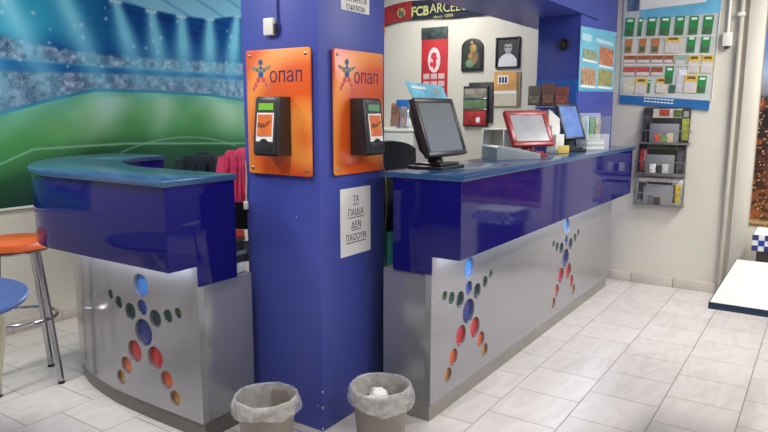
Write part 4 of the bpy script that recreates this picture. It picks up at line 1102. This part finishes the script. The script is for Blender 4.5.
# acrylic box with papers
ab = thing('acrylic_stand', 'clear acrylic stand with leaflets at the far end of the counter', 'stand', M=Matrix.Translation((5.03, 1.48, ZT)) @ Matrix.Rotation(math.radians(-35), 4, 'Z') @ Matrix.Scale(.72, 4, (1, 0, 0)))
a_ = MB()
for q in ((-.145, .145, .055, .06, 0, .275), (-.145, -.14, -.06, .06, 0, .25), (.14, .145, -.06, .06, 0, .25), (-.145, .145, -.06, -.055, 0, .12)): a_.box(*q)
part('walls', a_, M_acryl, ab)
part('floor_plate', MB().box(-.145, .145, -.06, .06, 0, .004), M_acryl, ab)
for i, (a, b, h, c, lab) in enumerate([(-.12, -.02, .25, rgb(176, 196, 204), 'pale blue leaflet in the acrylic stand, left'), (-.01, .06, .245, rgb(110, 150, 120), 'green leaflet in the acrylic stand, middle'), (.065, .13, .235, rgb(176, 172, 160), 'grey leaflet in the acrylic stand, right')]):
    o = solo('leaflet', MB().box(a, b, .035, .047, .006, h, .002), mat('stand_leaflet', c, .5, var=.35, scale=26), lab, 'leaflet', M=ab.matrix_world.copy(), group='leaflets in the acrylic stand')
for i in range(4):
    solo('paper_stack', MB().box(-.115 + .006 * (i % 2), .10, -.045, .03, 0, .018, .003), M_paper if i % 2 == 0 else mat('grey_card', rgb(180, 178, 170), .6),
         ['bottom', 'second lowest', 'second highest', 'topmost'][i] + ' paper pad stacked in the acrylic stand', 'paper pad', M=ab.matrix_world @ Matrix.Translation((0, 0, .0055 + i * .0195)), group='paper pads in the acrylic stand')

# ------------------------------------------------------------------ staff side: office chair, jackets, desk clutter
def office_chair(x, y, rz, label, back_top):
    t = thing('office_chair', label, 'chair', M=Matrix.Translation((x, y, 0)) @ Matrix.Rotation(rz, 4, 'Z'), group='office chairs behind the counters')
    b = MB()
    def fn(u, v):
        a = (u - .5) * 2; w = .24 * (1 - .18 * max(0, v - .6) ** 1.2 * 2)
        return (a * w, .23 - .06 * (1 - a * a) * 0 - .05 * (a * a) + .05 * v, .62 + (back_top - .62) * v - .05 * a * a * v)
    b.grid(fn, 12, 10, .05)
    part('backrest', b, M_darkcloth, t)
    part('seat', MB().lathe([(0, .46), (.22, .46), (.245, .48), (.24, .52), (.2, .535), (0, .54)], 32), M_darkcloth, t)
    part('column', MB().lathe([(0, .09), (.03, .09), (.03, .3), (.02, .3), (.02, .46), (0, .46)], 16), M_black, t)
    for s in (-1, 1):
        part('armrest', MB().tube(spline([(s * .22, .18, .56), (s * .29, .15, .60), (s * .30, .12, .74), (s * .29, -.10, .76)], 5), .018, 10), M_black, t)
    part('back_bar', MB().tube(spline([(0, .05, .47), (0, .26, .46), (0, .30, .6), (0, .27, .8)], 5), .02, 10), M_black, t)
    for k in range(5):
        a = k * 2 * math.pi / 5 + .3
        lg = part('leg', MB().tube([(0, 0, .10), (.27 * math.cos(a), .27 * math.sin(a), .065)], .024, 10, r1=.014), M_black, t)
        part('caster', MB().ell((.27 * math.cos(a), .27 * math.sin(a), .028), .028, .028, .028, 14), M_black, lg)
    return t
office_chair(3.30, 2.36, math.radians(160), 'black office chair behind the near black monitor', 1.33)
office_chair(3.26, 3.52, math.radians(-52), 'dark office chair with jackets behind the curved counter', 1.08)
def jacket(x, y, z, rz, w, h, m, name, label):
    t = thing(name, label, 'jacket', M=Matrix.Translation((x, y, z)) @ Matrix.Rotation(rz, 4, 'Z'))
    r = random.Random(int(w * 1000)); ph = [r.uniform(0, 6) for _ in range(6)]
    def body(u, v):
        # cloth laid over a chair back: v runs from the front hem over the top to the rear hem
        x = (u - .5) * w; e = 1 - abs(u - .5) * 2
        q = (v - .5) * 2; drop = max(0, abs(q) - .12) / .88
        y = (.05 + .02 * e) * math.sin(max(-1, min(1, q / .25)) * math.pi / 2) * (1 + .3 * drop)
        z = -h * drop - .05 * (1 - min(1, e * 3)) + .014 * math.cos(q * 6)
        f = .012 * math.sin(u * 26 + ph[0] + drop * 1.5) + .008 * math.sin(u * 47 + ph[1])
        return (x * (1 - .12 * drop * math.sin(3 * drop + ph[2])), y + f * (1 if q > 0 else -1) * min(1, abs(q) * 3), z)
    part('body', MB().grid(body, 44, 40, .008), m, t)
    for sd in (-1, 1):
        part('sleeve', MB().tube(spline([(sd * w * .40, -.03, -.03), (sd * w * .47, -.06, -.13), (sd * w * .44, -.085, -.26), (sd * w * .36, -.09, -h * .85)], 6), .046, 14, r1=.036), m, t)
    part('hood', MB().ell((.01, .055, -.035), w * .30, .055, .075, 18), m, t)
jacket(3.12, 3.28, 1.22, math.radians(-58), .21, .33, M_pink, 'pink_jacket', 'pink jacket draped over a chair behind the curved counter')
jacket(3.12, 3.66, 1.18, math.radians(-52), .30, .42, mat('dark_teal_cloth', rgb(28, 40, 48), .9, var=.3, scale=20, bump=.5), 'dark_jacket', 'dark jacket hanging left of the pink jacket')
# clutter on the staff ledges (seen through the gaps beside the pillar)
zf = .737
for col_, h_, lab in ((rgb(206, 210, 212), .05, 'white box file lying lowest on the curved counter\'s staff ledge'), (rgb(40, 40, 44), .035, 'black folder lying on the white box file'),
        (rgb(120, 122, 126), .022, 'grey folder in the middle of the stack on the staff ledge'), (rgb(34, 34, 38), .045, 'thick black folder below the brown one on the staff ledge'),
        (rgb(84, 66, 56), .022, 'brown folder under the red folder on the staff ledge'), (rgb(196, 66, 48), .03, 'red folder topmost on the curved counter\'s staff ledge')):
    dx = random.uniform(-.008, .008)
    solo('folder', MB().box(-.036, .036, -.15, .15, 0, h_ - .001, .003), mat('folder_card', col_, .5, var=.15), lab, 'folder', M=Matrix.Translation((2.158 + dx, 2.43, zf)), group='folders on the staff ledge')
    zf += h_
solo('poster_roll', MB().lathe([(0, 0), (.03, 0), (.03, .88), (.024, .88), (.024, .80), (0, .80)], 20), mat('teal_paper', rgb(40, 120, 110), .5, var=.15), 'teal rolled poster standing on end behind the long counter', 'poster roll', M=Matrix.Translation((2.83, 1.865, 0)))
